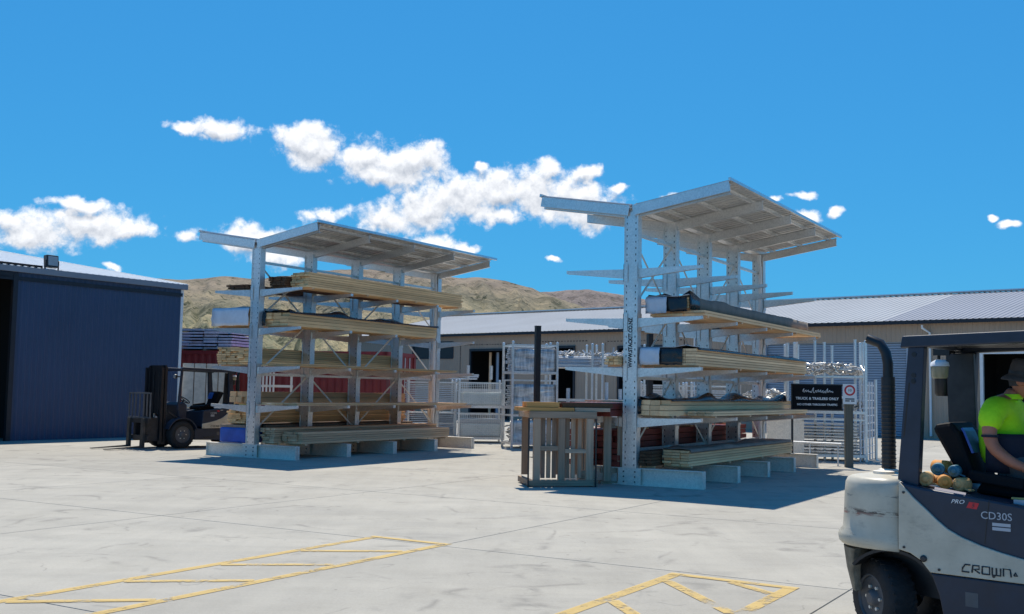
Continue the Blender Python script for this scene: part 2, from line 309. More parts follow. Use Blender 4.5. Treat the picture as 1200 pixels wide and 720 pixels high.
# ------------------------------------------------------------------ helpers
def V(*a): return Vector(a)
class MB:
    """collects shapes into one mesh"""
    def __init__(s): s.v, s.f, s.sm = [], [], []
    def add(s, vs_, fs, smooth=False):
        o = len(s.v); s.v += [tuple(p) for p in vs_]; s.f += [tuple(i + o for i in f) for f in fs]; s.sm += [smooth] * len(fs); return s
    def box(s, x0, x1, y0, y1, z0, z1):
        return s.add([(x0,y0,z0),(x1,y0,z0),(x1,y1,z0),(x0,y1,z0),(x0,y0,z1),(x1,y0,z1),(x1,y1,z1),(x0,y1,z1)],
                     [(3,2,1,0),(4,5,6,7),(0,1,5,4),(1,2,6,5),(2,3,7,6),(3,0,4,7)])
    def beam(s, p0, p1, w, h, up=(0, 0, 1), w1=None, h1=None):
        """box from p0 to p1, w across, h in the up direction, tapering to w1, h1"""
        p0, p1 = Vector(p0), Vector(p1); d = (p1 - p0).normalized(); up = Vector(up)
        a = d.cross(up)
        if a.length < 1e-4: a = d.cross(V(0, 1, 0))
        a.normalize(); u = a.cross(d).normalized(); w1 = w if w1 is None else w1; h1 = h if h1 is None else h1
        vs_ = []
        for p, ww, hh in ((p0, w, h), (p1, w1, h1)):
            for sa, su in ((-1,-1),(1,-1),(1,1),(-1,1)): vs_.append(p + a * (sa * ww / 2) + u * (su * hh / 2))
        return s.add(vs_, [(0,1,2,3),(7,6,5,4),(4,5,1,0),(5,6,2,1),(6,7,3,2),(7,4,0,3)])
    def tube(s, pts, r, n=8, caps=True, smooth=True):
        """tube through pts; r a number or one per point"""
        pts = [Vector(p) for p in pts]; rs = r if isinstance(r, (list, tuple)) else [r] * len(pts)
        vs_ = []; prev = None
        for i, p in enumerate(pts):
            d = (pts[min(i+1, len(pts)-1)] - pts[max(i-1, 0)]).normalized()
            if prev is None:
                a = d.cross(V(0,0,1))
                if a.length < 1e-3: a = d.cross(V(0,1,0))
            else: a = prev - d * prev.dot(d)
            a.normalize(); prev = a; b = d.cross(a)
            for k in range(n):
                t = 2 * math.pi * k / n; vs_.append(p + (a * math.cos(t) + b * math.sin(t)) * rs[i])
        fs = [(i*n+k, i*n+(k+1)%n, (i+1)*n+(k+1)%n, (i+1)*n+k) for i in range(len(pts)-1) for k in range(n)]
        s.add(vs_, fs, smooth)
        if caps: s.add([vs_[k] for k in range(n)], [tuple(range(n-1,-1,-1))]); s.add(vs_[-n:], [tuple(range(n))])
        return s
    def prism(s, poly, axis, a0, a1):
        """polygon in the two other axes, extruded along axis"""
        n = len(poly)
        def P(p, a): return {'X': (a, p[0], p[1]), 'Y': (p[0], a, p[1]), 'Z': (p[0], p[1], a)}[axis]
        vs_ = [P(p, a0) for p in poly] + [P(p, a1) for p in poly]
        return s.add(vs_, [tuple(range(n)), tuple(range(2*n-1, n-1, -1))] + [(i, n+i, n+(i+1)%n, (i+1)%n) for i in range(n)])
    def lathe(s, prof, c, axis='Z', n=20, smooth=True, caps=True):
        """prof: (radius, height) pairs turned round axis through c"""
        vs_ = []
        for r_, h in prof:
            for k in range(n):
                t = 2*math.pi*k/n; a, b = r_*math.cos(t), r_*math.sin(t)
                vs_.append({'Z': (c[0]+a, c[1]+b, c[2]+h), 'Y': (c[0]+a, c[1]+h, c[2]+b), 'X': (c[0]+h, c[1]+a, c[2]+b)}[axis])
        m = len(prof)
        fs = [(i*n+k, i*n+(k+1)%n, (i+1)*n+(k+1)%n, (i+1)*n+k) for i in range(m-1) for k in range(n)]
        s.add(vs_, fs, smooth)
        if caps: s.add(vs_[:n], [tuple(range(n-1,-1,-1))]); s.add(vs_[-n:], [tuple(range(n))])
        return s
    def sheet(s, prof, length, th=.003, axis='Y'):
        """profile (a, z) swept along axis, thickness th"""
        n = len(prof); vs_ = []
        for L in (0, length):
            for dz in (0, -th):
                for a, z in prof: vs_.append((a, L, z+dz) if axis == 'Y' else (L, a, z+dz))
        fs = []
        for i in range(n-1):
            fs += [(i, i+1, 2*n+i+1, 2*n+i), (n+i+1, n+i, 3*n+i, 3*n+i+1), (i+1, i, n+i, n+i+1), (2*n+i, 2*n+i+1, 3*n+i+1, 3*n+i)]
        fs += [(0, 2*n, 3*n, n), (n-1, 2*n-1, 4*n-1, 3*n-1)]
        return s.add(vs_, fs)
    def mesh(s, name, mat, bevel=0, fix=True):
        me = bpy.data.meshes.new(name); me.from_pydata(s.v, [], s.f); me.materials.append(mat)
        me.polygons.foreach_set('use_smooth', s.sm); me.update()
        if fix:
            bm = bmesh.new(); bm.from_mesh(me); bmesh.ops.recalc_face_normals(bm, faces=bm.faces); bm.to_mesh(me); bm.free()
        return me
    def build(s, name, mat, parent=None, bevel=0, loc=None, rot=None, kind=None):
        o = bpy.data.objects.new(name, s.mesh(name, mat)); col.objects.link(o)
        if parent: o.parent = parent
        if loc: o.location = loc
        if rot: o.rotation_euler = rot
        if bevel:
            b = o.modifiers.new('bevel', 'BEVEL'); b.width = bevel; b.segments = 2; b.limit_method = 'ANGLE'; b.angle_limit = R(40)
        if kind: o['kind'] = kind
        return o
def inst(name, me, parent, loc=(0,0,0), rot=(0,0,0), scale=None):
    o = bpy.data.objects.new(name, me); col.objects.link(o); o.parent = parent; o.location = loc; o.rotation_euler = rot
    if scale: o.scale = scale
    return o
def tag(o, label=None, cat=None, group=None, kind=None):
    for k, v in (('label', label), ('category', cat), ('group', group), ('kind', kind)):
        if v: o[k] = v
    return o
def thing(name, label, cat, loc=(0,0,0), rz=0, group=None):
    o = bpy.data.objects.new(name, None); col.objects.link(o); o.location = loc; o.rotation_euler = (0, 0, rz); o.empty_display_size = .2
    return tag(o, label, cat, group)
def text_mesh(txt, size, mat, depth=.002, shear=0, align='CENTER', space=1.0, bold=0.0):
    cu = bpy.data.curves.new('lettering', 'FONT'); cu.body = txt; cu.size = size; cu.extrude = depth; cu.shear = shear; cu.align_x = align; cu.align_y = 'CENTER'; cu.space_character = space
    cu.resolution_u = 3; cu.offset = bold
    o = bpy.data.objects.new('lettering', cu); col.objects.link(o)
    me = bpy.data.meshes.new_from_object(o.evaluated_get(bpy.context.evaluated_depsgraph_get()))
    bpy.data.objects.remove(o); me.materials.clear(); me.materials.append(mat); return me

YAW = .5403
UD = V(math.sin(YAW), math.cos(YAW), 0); VD = V(math.cos(YAW), -math.sin(YAW), 0)
RO = V(2.1894, 19.522, 0); LO = V(-5.9509, 25.0917, 0)
def rk(u, v, z=0): return RO + UD * u + VD * v + V(0, 0, z)

# ------------------------------------------------------------------ ground
g = MB(); g.add([(-9000,-60,-.05),(9000,-60,-.05),(9000,9000,-.05),(-9000,9000,-.05)], [(0,1,2,3)])
tag(g.build('ground', M['paddock']), kind='structure')
yard = MB(); yard.add([(-60,-30,-.012),(60,-30,-.012),(60,90,-.012),(-60,90,-.012)], [(0,1,2,3)])
yo = tag(yard.build('concrete_yard', M['joint']), kind='structure')
S = 4.26; U0, V0 = -8.33, 1.6
sm = MB(); hg = .0045                                     # slab with softly arrised edges and a sawn joint round it
sm.add([(-S/2+hg,-S/2+hg,-.01),(S/2-hg,-S/2+hg,-.01),(S/2-hg,S/2-hg,-.01),(-S/2+hg,S/2-hg,-.01),
        (-S/2+hg+.004,-S/2+hg+.004,0),(S/2-hg-.004,-S/2+hg+.004,0),(S/2-hg-.004,S/2-hg-.004,0),(-S/2+hg+.004,S/2-hg-.004,0)],
       [(4,5,6,7),(0,1,5,4),(1,2,6,5),(2,3,7,6),(3,0,4,7)])
slab_me = sm.mesh('slab', M['concrete'])
for i in range(-4, 16):
    for j in range(-7, 8):
        c = rk(U0 + (i + .5) * S, V0 + (j + .5) * S)
        if c.y < -3 or c.y > 66 or abs(c.x) > 12 + c.y * .62: continue
        inst('slab', slab_me, yo, c, (0, 0, -YAW))

# painted hatchings
def marking(name, strips):
    e = bpy.data.objects.new(name, None); col.objects.link(e); e.location = RO; e.rotation_euler = (0, 0, -YAW); e['kind'] = 'structure'
    for k, (u0, v0, u1, v1, w) in enumerate(strips):
        d = V(v1 - v0, u1 - u0, 0).normalized(); n = V(-d.y, d.x, 0) * w / 2; a, b = V(v0, u0, .004 + .0006 * (k % 2) ), V(v1, u1, .004 + .0006 * (k % 2))
        if k > 1: a.z = b.z = .0064
        q = MB(); q.add([a - n, b - n, b + n, a + n], [(0,1,2,3)]); q.build('stripe', M['yellow'], e)
marking('yellow_hatching', [(-8.25,.66,-16,.66,.11),(-8.25,1.6,-16,1.6,.11),(-8.22,.6,-8.22,1.66,.10)] +
        [(-9.5 - k*1.08, .72, -8.9 - k*1.05, 1.54, .10) for k in range(6)])
marking('yellow_hatching', [(-8.5,4.34,-15,4.34,.12),(-8.55,5.42,-15,5.42,.12),(-8.5,4.28,-8.56,5.48,.11)] +
        [(-8.87 - k*1.1, 4.4, -9.9 - k*1.1, 5.36, .11) for k in range(4)] + [(-8.60,4.9,-8.92,5.36,.10)])

# ------------------------------------------------------------------ hills
def hill(name, prof, r0, rr, r1, mat, seed, amp):
    pts = []
    for (px, py) in prof:
        d = ray(px, py); pts.append((math.atan2(d.x, d.y), d.z / math.hypot(d.x, d.y)))
    def ridge(a):
        for (a0, e0), (a1, e1) in zip(pts, pts[1:]):
            if a0 <= a <= a1:
                t = (a - a0) / (a1 - a0); t = t * t * (3 - 2 * t) * .5 + t * .5; return e0 + (e1 - e0) * t
        return pts[0][1] if a < pts[0][0] else pts[-1][1]
    A0, A1 = pts[0][0], pts[-1][0]; NA, NR = 420, 70; vs_, fs = [], []
    for j in range(NR + 1):
        r = r0 + (r1 - r0) * j / NR
        for i in range(NA + 1):
            a = A0 + (A1 - A0) * i / NA; x, y = r * math.sin(a), r * math.cos(a); h = ridge(a) * rr + EYE
            t = (r - r0) / (rr - r0)
            s_ = (t ** 1.25) if t <= 1 else max(0, 1 - ((r - rr) / (r1 - rr)) ** 1.5)
            q = V(x, y, seed * 700) * (1 / 520); nz = noise.fractal(q, 1.0, 2.1, 6); rg = abs(noise.fractal(q * 1.7 + V(5, 2, 1), .9, 2.1, 5))
            k = math.sin(math.pi * min(1, t)) if t <= 1 else 0
            gl = abs(noise.fractal(V(a * 26 + nz * .35, r / 1500, seed * 9), .8, 2.2, 4)) ; k2 = (4 * t * (1 - t)) ** .6 if 0 < t < 1 else 0
            z = h * s_ + (nz * .8 - rg * .9) * amp * k + (.35 - gl) * amp * .5 * k2 + noise.fractal(q * 6, 1, 2, 4) * amp * .05 * min(1, t)
            vs_.append((x, y, max(-2, z)))
    for j in range(NR):
        for i in range(NA): b = j * (NA + 1) + i; fs.append((b, b + 1, b + NA + 2, b + NA + 1))
    q = MB(); q.add(vs_, fs, True); return tag(q.build(name, mat), kind='structure')
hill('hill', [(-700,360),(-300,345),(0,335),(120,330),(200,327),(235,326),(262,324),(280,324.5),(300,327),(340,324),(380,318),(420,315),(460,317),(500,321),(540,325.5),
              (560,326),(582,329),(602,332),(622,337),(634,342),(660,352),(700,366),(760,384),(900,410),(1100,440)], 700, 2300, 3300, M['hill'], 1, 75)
hill('far_hill', [(300,372),(480,360),(580,350),(632,342),(656,341),(670,340),(690,339.6),(710,342),(730,345.4),(760,351),(800,362),(900,385),(1100,420),(1500,450)], 2600, 4300, 5200, M['hill_far_hazed'], 2, 90)

# ------------------------------------------------------------------ warehouse behind the yard
WH = V(16.9, 44.3, 0); WA = math.atan2(.656, -.755)      # local X runs along the wall to the left, local Y is out to the yard
wh = thing('warehouse', 'long beige warehouse with grey ribbed roof and roller doors behind the yard', 'warehouse', WH, WA)
# local: x=t along the wall, y: out towards camera is +y?
out = Matrix.Rotation(WA, 3, 'Z') @ V(0, 1, 0); SG = 1 if out.dot(V(-16.9, -44.3, 0)) > 0 else -1   # SG*y points into the yard
EV = 4.72
openings = [(25.4-2.9, 25.4, 0, 3.86, 'strip'), (18.0, 19.5, 0, 3.95, 'dark'), (12.2, 15.2, 0, 3.9, 'dark'), (.55, 7.1, 0, 3.96, 'roller'), (-6.2, -2.35, 0, 3.46, 'dark'), (26.8, 30.1, 3.44, 4.36, 'window')]
def rib_wall(mb, x0, x1, z0, z1, y=0, step=.2, dep=.018):
    prof, x = [], x0
    while x < x1 - .01:
        for dx, dy in ((0, 0), (step*.62, 0), (step*.70, dep), (step*.92, dep)): 
            if x + dx < x1: prof.append((x + dx, dy))
        x += step
    prof.append((x1, 0)); n = len(prof)
    vs_ = [(a, SG * (y + b), z0) for a, b in prof] + [(a, SG * (y + b), z1) for a, b in prof]
    mb.add(vs_, [(i, i+1, n+i+1, n+i) for i in range(n-1)])
XL, XR, DEP = 36.0, -34.0, 19.0
edges = sorted(openings, key=lambda o: -o[1])
w = MB(); x = XL
for (a, b, z0, z1, k) in edges:
    rib_wall(w, b, x, 0, EV)
    rib_wall(w, a, b, z1, EV)
    if z0 > 0: rib_wall(w, a, b, 0, z0)
    x = a
rib_wall(w, XR, x, 0, EV)
w.box(XL - .02, XL + .03, min(0, -SG*DEP), max(0, -SG*DEP), 0, EV + .02)
w.box(XR, XL, min(-SG*DEP, -SG*DEP-SG*.1), max(-SG*DEP, -SG*DEP-SG*.1), 0, EV)
wall_o = w.build('wall', M['beige'], wh)
RIDGE_D, RIDGE_Z = 9.0, 6.62
def roof_part(x0, x1, mat, step):
    m = MB(); prof, x = [], x0
    while x < x1 - .01:
        for dx, dz in ((0, 0), (step*.66, 0), (step*.73, .018), (step*.92, .018)):
            if x + dx < x1: prof.append((x + dx, dz))
        x += step
    prof.append((x1, 0)); n = len(prof)
    for ya, za, yb, zb in ((.28, EV - .0, -RIDGE_D, RIDGE_Z), (-RIDGE_D, RIDGE_Z, -2*RIDGE_D, EV)):
        vs_ = [(a, SG*ya, za + d + .10) for a, d in prof] + [(a, SG*yb, zb + d + .10) for a, d in prof]
        m.add(vs_, [(i, i+1, n+i+1, n+i) for i in range(n-1)])
    return m.build('roof', mat, wh)
roof_part(1.6, XL + .25, M['roof_grey'], .30); roof_part(XR, 1.6, M['roof_blue'], .24)
m = MB(); m.box(XR, XL + .25, SG*.28 - .06, SG*.28 + .06, EV - .05, EV + .09); m.build('gutter', M['dark_trim'], wh)
m = MB(); m.beam((XR, -SG*RIDGE_D, RIDGE_Z + .17), (XL + .25, -SG*RIDGE_D, RIDGE_Z + .17), .5, .06); m.build('ridge_cap', M['white_paint'], wh)
for (a, b, z0, z1, k) in openings:
    if k == 'roller':
        m = MB(); z = z0 + .02
        while z < z1 - .05:
            m.prism([(0, z), (SG*.028, z + .015), (SG*.028, z + .078), (0, z + .095)], 'X', a + .06, b - .06); z += .105
        cu = m.build('roller_door', M['roller'], wh, loc=(0, -SG*.12, 0))
        m = MB(); m.box(a + .04, b - .04, -SG*.16 - .01, -SG*.16 + .01, z0, z1); m.build('backing', M['dark_trim'], cu, loc=(0, SG*.08, 0))
        m = MB()
        for xx in (a + .03, b - .03): m.box(xx - .05, xx + .05, -.06, .06, z0, z1 + .05)
        m.build('door_frame', M['roller'], wh, loc=(0, SG*.02, 0))
    elif k == 'window':
        f = MB()
        for xx in (a, (a+b)/2, b): f.box(xx - .05, xx + .05, -.04, .04, z0, z1)
        for zz in (z0, z1): f.box(a, b, -.05, .05, zz - .04, zz + .04)
        fo = f.build('window', M['dark_trim'], wh)
        for xx in ((a, (a+b)/2), ((a+b)/2, b)):
            m = MB(); m.box(xx[0] + .05, xx[1] - .05, -.01, .01, z0 + .04, z1 - .04); m.build('pane', M['black'], fo, loc=(0, -SG*.02, 0))
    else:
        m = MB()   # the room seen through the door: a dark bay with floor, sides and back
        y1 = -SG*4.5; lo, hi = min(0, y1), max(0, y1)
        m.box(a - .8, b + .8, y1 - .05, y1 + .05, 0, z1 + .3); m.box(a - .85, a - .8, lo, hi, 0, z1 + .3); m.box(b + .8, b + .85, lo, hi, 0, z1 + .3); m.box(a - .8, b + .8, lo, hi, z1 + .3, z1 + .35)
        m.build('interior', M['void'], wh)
        m = MB(); 
        for xx in (a, b): m.box(xx - .06, xx + .06, -.07, .07, 0, z1)
        m.box(a - .06, b + .06, -.08, .08, z1 - .04, z1 + .08); m.build('door_frame', M['white_paint'] if a < 0 else M['dark_trim'], wh)
        if k == 'strip':
            for q in range(7):
                m = MB(); m.box(a + .1 + q*.28, a + .26 + q*.28, -.02, .02, .1, z1 - .1)
                m.build('strip', (M['pine_grey'], M['roller'], M['dark_trim'])[q % 3], wh, loc=(0, -SG*(.5 + .2*(q % 2)), 0))
def downpipe(x):
    m = MB(); m.tube([(x, SG*.26, EV - .1), (x, SG*.26, EV - .22), (x - .25, SG*.09, EV - .42), (x - .25, SG*.09, .1)], .05, 8); m.build('downpipe', M['white_paint'], wh)
downpipe(-.1); downpipe(11.0)

# ------------------------------------------------------------------ blue shed on the left
SA = .59; SC = V(-10.76, 34.97, 0)
sh = thing('metal_shed', 'dark blue corrugated shed with sliding door at the left edge', 'shed', SC, -SA)
# local X = (cos, -sin): out to the front; local Y: along the wall, away from camera (corner at y=0, wall runs to -y)
H1 = 4.86; SL = 1.7 / 10.6
def shed_ribs(mb, y0, y1, z0, z1, x=0, step=.19, dep=.022):
    prof, y = [], y0
    while y < y1 - .01:
        for dy, dx in ((0, 0), (step*.55, 0), (step*.66, dep), (step*.9, dep)):
            if y + dy < y1: prof.append((y + dy, dx))
        y += step
    prof.append((y1, 0)); n = len(prof)
    mb.add([(x + b, a, z0) for a, b in prof] + [(x + b, a, z1) for a, b in prof], [(i, i+1, n+i+1, n+i) for i in range(n-1)])
w = MB(); shed_ribs(w, -5.72, 0, 0, H1 - .1); shed_ribs(w, -30, -10.6, 0, H1 - .1); shed_ribs(w, -10.6, -5.72, 4.62, H1 - .1)
w.build('wall', M['blue_clad'], sh)
gw = MB(); gw.prism([(0, 0), (0, H1 - .1), (-13, H1 - .1 + 13*SL), (-26, H1 - .1), (-26, 0)], 'Y', -.06, -.01); gw.build('gable_wall', M['blue_clad'], sh)
m = MB(); m.box(-.09, .035, -.05, .05, 0, H1 - .08); m.build('corner_trim', M['white_paint'], sh)
m = MB(); m.box(.03, .13, -30, .14, H1 - .13, H1 + .03); m.build('gutter', M['roof_grey'], sh)
m = MB(); m.box(.024, .05, -30, .0, H1 - .36, H1 - .25); m.build('eave_flashing', M['dark_trim'], sh)
m = MB(); prof = []
y = -30.0
while y < .1:
    prof += [(y, 0), (y + .13, 0), (y + .15, .03), (y + .19, .03)]; y += .21
n = len(prof)
for xa, za, xb, zb in ((.08, H1 + .02, -13, H1 + 13*SL), (-13, H1 + 13*SL, -26, H1)):
    m.add([(xa, a, za + d) for a, d in prof] + [(xb, a, zb + d) for a, d in prof], [(i, i+1, n+i+1, n+i) for i in range(n-1)])
m.build('roof', M['white_paint'], sh)
m = MB(); m.beam((.10, .10, H1 - .02), (-13, .10, H1 + 13*SL - .02), .05, .17); m.build('barge_board', M['white_paint'], sh)
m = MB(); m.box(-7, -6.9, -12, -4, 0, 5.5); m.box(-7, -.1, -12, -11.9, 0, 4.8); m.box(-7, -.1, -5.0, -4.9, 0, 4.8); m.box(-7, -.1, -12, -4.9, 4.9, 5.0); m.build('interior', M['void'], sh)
m = MB(); m.box(-.05, .06, -5.86, -5.72, 0, 4.66); m.box(-.05, .05, -10.6, -5.72, 4.56, 4.7); m.build('door_frame', M['dark_trim'], sh)
for k in range(4):
    sf = MB(); sf.box(-2.6, -1.6, -10, -5.9, .9 + k*.95, .96 + k*.95); sf.build('shelf', M['pine_grey'], sh)
    for q in range(3):
        sf = MB(); sf.box(-2.4, -1.75, -9.6 + q*1.25, -8.7 + q*1.25, .965 + k*.95, 1.35 + k*.95 + .12*((q*7 + k) % 3)); sf.build('shelf_box', (M['pinky'], M['grey_cloth'], M['pine_grey'])[(q + k) % 3], sh)
fl = thing('floodlight', 'square black floodlight tilted on the shed eave', 'floodlight', (-13.36, 31.1, 4.87), -SA)
m = MB(); m.box(-.12, .05, -.19, .19, .1, .46); m.build('housing', M['steel_dark'], fl, .015, rot=(0, R(-6), 0))
m = MB(); m.box(.052, .066, -.15, .15, .15, .42); m.build('lens', M['lamp_glass'], fl, rot=(0, R(-6), 0))
m = MB()
for yy in (-.21, .21): m.box(-.05, 0, yy - .01, yy + .01, 0, .3)
m.box(-.06, .01, -.22, .22, -.005, .015); m.build('bracket', M['steel_dark'], fl)

# ------------------------------------------------------------------ cantilever racks
BAY, ZC = 1.811, 4.93
LV = [1.2125, 2.1095, 3.01, 3.9086]
CW, CD = .26, .14                                         # column: across (v) and along the rack (u)
# column as a steel box whose two narrow rows of slots are real openings
def column_mesh():
    m = MB(); z0, z1 = .30, ZC; pitch, hh, hw = .115, .034, .017; t = .006
    for sy in (-1, 1):                                    # the two slotted faces
        y = sy * CD / 2; xs = [-CW/2, -CW/2 + .034, -CW/2 + .034 + hw, CW/2 - .034 - hw, CW/2 - .034, CW/2]
        n = int((z1 - z0) / pitch); zs = [z0]
        for k in range(n): zs += [z0 + k*pitch + .04, z0 + k*pitch + .04 + hh]
        zs.append(z1)
        for i in range(5):
            for j in range(len(zs) - 1):
                if i in (1, 3) and j % 2 == 1: continue
                m.add([(xs[i], y, zs[j]), (xs[i+1], y, zs[j]), (xs[i+1], y, zs[j+1]), (xs[i], y, zs[j+1])], [(0,1,2,3)])
    for sx in (-1, 1):                                    # plain flanges with a small lip
        m.box(sx*CW/2 - t, sx*CW/2 + t, -CD/2 - .012, CD/2 + .012, z0, z1)
    m.box(-CW/2, CW/2, -CD/2, CD/2, z1, z1 + .008)
    return m.mesh('column', M['galv'], fix=False)
COLUMN = column_mesh()
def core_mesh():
    m = MB(); m.box(-CW/2 + .01, CW/2 - .01, -.012, .012, .3, ZC - .01); return m.mesh('dark_core', M['void'])  # added near-black plate: shade inside the hollow column, seen through the slots
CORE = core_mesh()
def base_mesh():
    m = MB(); L0, L1, h, w = -1.409, 1.386, .306, .15
    m.box(L0, L1, -.012, .012, .012, h - .012); m.box(L0, L1, -w/2, w/2, h - .014, h); m.box(L0, L1, -w/2, w/2, .0, .014)
    m.box(L0, L0 + .012, -w/2, w/2, .014, h - .014); m.box(L1 - .012, L1, -w/2, w/2, .014, h - .014)
    m.box(-.22, .22, -w/2, -w/2 + .01, .014, h - .014); m.box(-.22, .22, w/2 - .01, w/2, .014, h - .014)
    return m.mesh('base_foot', M['galv_dull'])
BASE = base_mesh()
def bolts_mesh():
    m = MB()
    for x in (-.11, .11):
        for z in (.06, .15, .24): m.lathe([(.014, 0), (.014, .012)], (x, -.087, z), 'Y', 6, False)
    return m.mesh('bolts', M['steel_dark'])
BOLTS = bolts_mesh()
def arm_mesh():
    # channel arm from the column face (x=.13) out to x=1.337, deep at the root, end plate and clamp plates round the column; z=0 is the top at the tip
    m = MB(); x0, x1 = CW/2 + .008, 1.337; h0, h1, w = .165, .055, .085; dz = -.018
    top0, top1 = dz, 0
    for yy in (-w/2, w/2):                                # two webs
        m.add([(x0, yy-.004, top0-h0), (x1, yy-.004, top1-h1), (x1, yy-.004, top1), (x0, yy-.004, top0), (x0, yy+.004, top0-h0), (x1, yy+.004, top1-h1), (x1, yy+.004, top1), (x0, yy+.004, top0)],
              [(0,1,2,3),(7,6,5,4),(0,4,5,1),(1,5,6,2),(2,6,7,3),(3,7,4,0)])
    m.add([(x0,-w/2,top0),(x1,-w/2,top1),(x1,w/2,top1),(x0,w/2,top0),(x0,-w/2,top0-.008),(x1,-w/2,top1-.008),(x1,w/2,top1-.008),(x0,w/2,top0-.008)], [(0,1,2,3),(7,6,5,4),(0,4,5,1),(1,5,6,2),(2,6,7,3),(3,7,4,0)])
    m.box(x1 - .006, x1 + .004, -w/2, w/2, -h1, .006)
    m.box(x0 - .006, x0 + .006, -CD/2 - .02, CD/2 + .02, -.25, .07)
    for sy in (-1, 1):
        y = sy * (CD/2 + .016); m.box(.06, x0 + .006, y - .004, y + .004, -.25, .07)
        for z in (-.2, .02): m.lathe([(.011, 0), (.011, sy*.014)], (.10, y, z), 'Y', 6, False)
    return m.mesh('arm', M['galv'])
ARM = arm_mesh()
def canopy_arm_mesh():
    m = MB(); x0, x1 = .0, 1.85; w = .07; h = .175
    z0, z1 = .07, .37                                     # top of the arm above the column head
    za, zb = z0, z1
    for yy, t in ((-w/2, .007),):
        m.add([(x0, yy, za-h), (x1, yy, zb-h), (x1, yy, zb), (x0, yy, za), (x0, yy+t, za-h), (x1, yy+t, zb-h), (x1, yy+t, zb), (x0, yy+t, za)], [(0,1,2,3),(7,6,5,4),(0,4,5,1),(1,5,6,2),(2,6,7,3),(3,7,4,0)])
    for z_a, z_b in ((za, zb), (za - h + .007, zb - h + .007)):
        m.add([(x0,-w/2,z_a),(x1,-w/2,z_b),(x1,w/2,z_b),(x0,w/2,z_a),(x0,-w/2,z_a-.007),(x1,-w/2,z_b-.007),(x1,w/2,z_b-.007),(x0,w/2,z_a-.007)], [(0,1,2,3),(7,6,5,4),(0,4,5,1),(1,5,6,2),(2,6,7,3),(3,7,4,0)])
    return m.mesh('canopy_arm', M['galv'])
CARM = canopy_arm_mesh()
SLP = .3 / 1.85
def roof_sheet_mesh():
    # one steel roofing sheet: ribs run along the slope; local x along slope, y along the rack
    wd = .752; prof = []
    for k in range(4):
        y = k * wd / 4; prof += [(y, 0), (y + .11, 0), (y + .128, .03), (y + .165, .03)]
    prof.append((wd, 0)); m = MB(); m.sheet([(a, z) for a, z in prof], 1.0, .004, axis='X'); return m.mesh('roof_sheet', M['galv_sheet'])
SHEET = roof_sheet_mesh()

def build_rack(name, label, origin, lettering=False):
    rt = thing(name, label, 'storage rack', origin, -YAW, 'cantilever racks in the yard')
    Y5 = BAY * 4
    for i in range(5):
        y = i * BAY
        c = inst('column', COLUMN, rt, (0, y, 0)); inst('dark_core', CORE, c)
        if lettering and i == 0:
            me = text_mesh('WWW.STACKIT.CO.NZ', .105, M['ink'], .001, bold=.005); inst('lettering', me, c, (.0, -CD/2 - .003, 2.55), (R(90), R(-90), 0), (.80, 1, 1))
        b = inst('base_foot', BASE, rt, (0, y, 0)); inst('bolts', BOLTS, b)['kind'] = 'stuff'
        for z in LV:
            inst('arm', ARM, rt, (0, y, z)); inst('arm', ARM, rt, (0, y, z), (0, 0, math.pi))
        inst('canopy_arm', CARM, rt, (0, y, ZC)); o = inst('canopy_arm', CARM, rt, (0, y, ZC), (0, 0, 0), (-1, 1, 1))
    # purlins along the rack, two on each wing, and a gutter over the columns
    for sx in (-1, 1):
        for v in (.30, .95, 1.62):
            z = ZC + .07 + v * SLP + .03
            m = MB(); m.box(-.02, .02, -.06, Y5 + .30, -.026, .026); m.box(-.02, .05, -.06, Y5 + .30, .022, .028)
            m.build('purlin', M['galv'], rt, loc=(sx * v, 0, z), rot=(0, -sx * math.atan(SLP), 0))
        for k in range(10):
            y = -.10 + k * .752
            sc = 1.84 * math.hypot(1, SLP)
            o = inst('roof_sheet', SHEET, rt, (sx * .05, y, ZC + .07 + .05 * SLP + .062 + .0025 * (k % 2)), (0, -math.atan(SLP), 0) if sx > 0 else (0, math.atan(SLP), 0), (sc * sx, 1, 1))
        m = MB(); m.box(-.03, .012, -.115, Y5 + .30, -.01, .05); m.build('edge_flashing', M['galv'], rt, loc=(sx * 1.885, 0, ZC + .07 + 1.885 * SLP + .052), rot=(0, -sx * math.atan(SLP), 0))
        m = MB(); m.beam((sx * .04, -.112, ZC + .03), (sx * 1.87, -.112, ZC + .03 + 1.83 * SLP), .008, .185); m.build('barge_flashing', M['galv'], rt)
    m = MB(); m.sheet([(-.10, .09), (-.095, .0), (.095, .0), (.10, .09)], Y5 + .42, .004); m.build('gutter', M['galv'], rt, loc=(0, -.1, ZC + .075))
    m = MB(); m.tube([(.05, Y5 - .12, ZC + .06), (.05, Y5 - .12, ZC - .1), (CW/2 - .06, Y5 - .11, ZC - .35), (CW/2 - .06, Y5 - .11, .35)], .045, 10); m.build('downpipe', M['white_paint'], rt)
    # bracing: horizontal struts and crossed flats in each bay
    for i in range(4):
        ya, yb = i * BAY + CD/2, (i + 1) * BAY - CD/2
        for z in (.62, 1.92, 4.55):
            m = MB(); m.beam((0, ya, z), (0, yb, z), .05, .055); m.build('strut', M['galv'], rt)
        for za, zb in ((1.95, 3.2), (3.25, 4.5), (.65, 1.88)):
            a, b = (za, zb) if i % 2 == 0 else (zb, za)
            m = MB(); m.beam((.03, ya - .02, a), (.03, yb + .02, b), .012, .042); m.build('brace', M['galv_dull'], rt)
            if za == 3.25 and i == 0:
                m = MB(); m.beam((-.03, ya - .02, b), (-.03, yb + .02, a), .012, .042); m.build('brace', M['galv_dull'], rt)
    return rt
build_rack('cantilever_rack', 'galvanised cantilever timber rack nearest the shed, beside the parked forklift', LO)
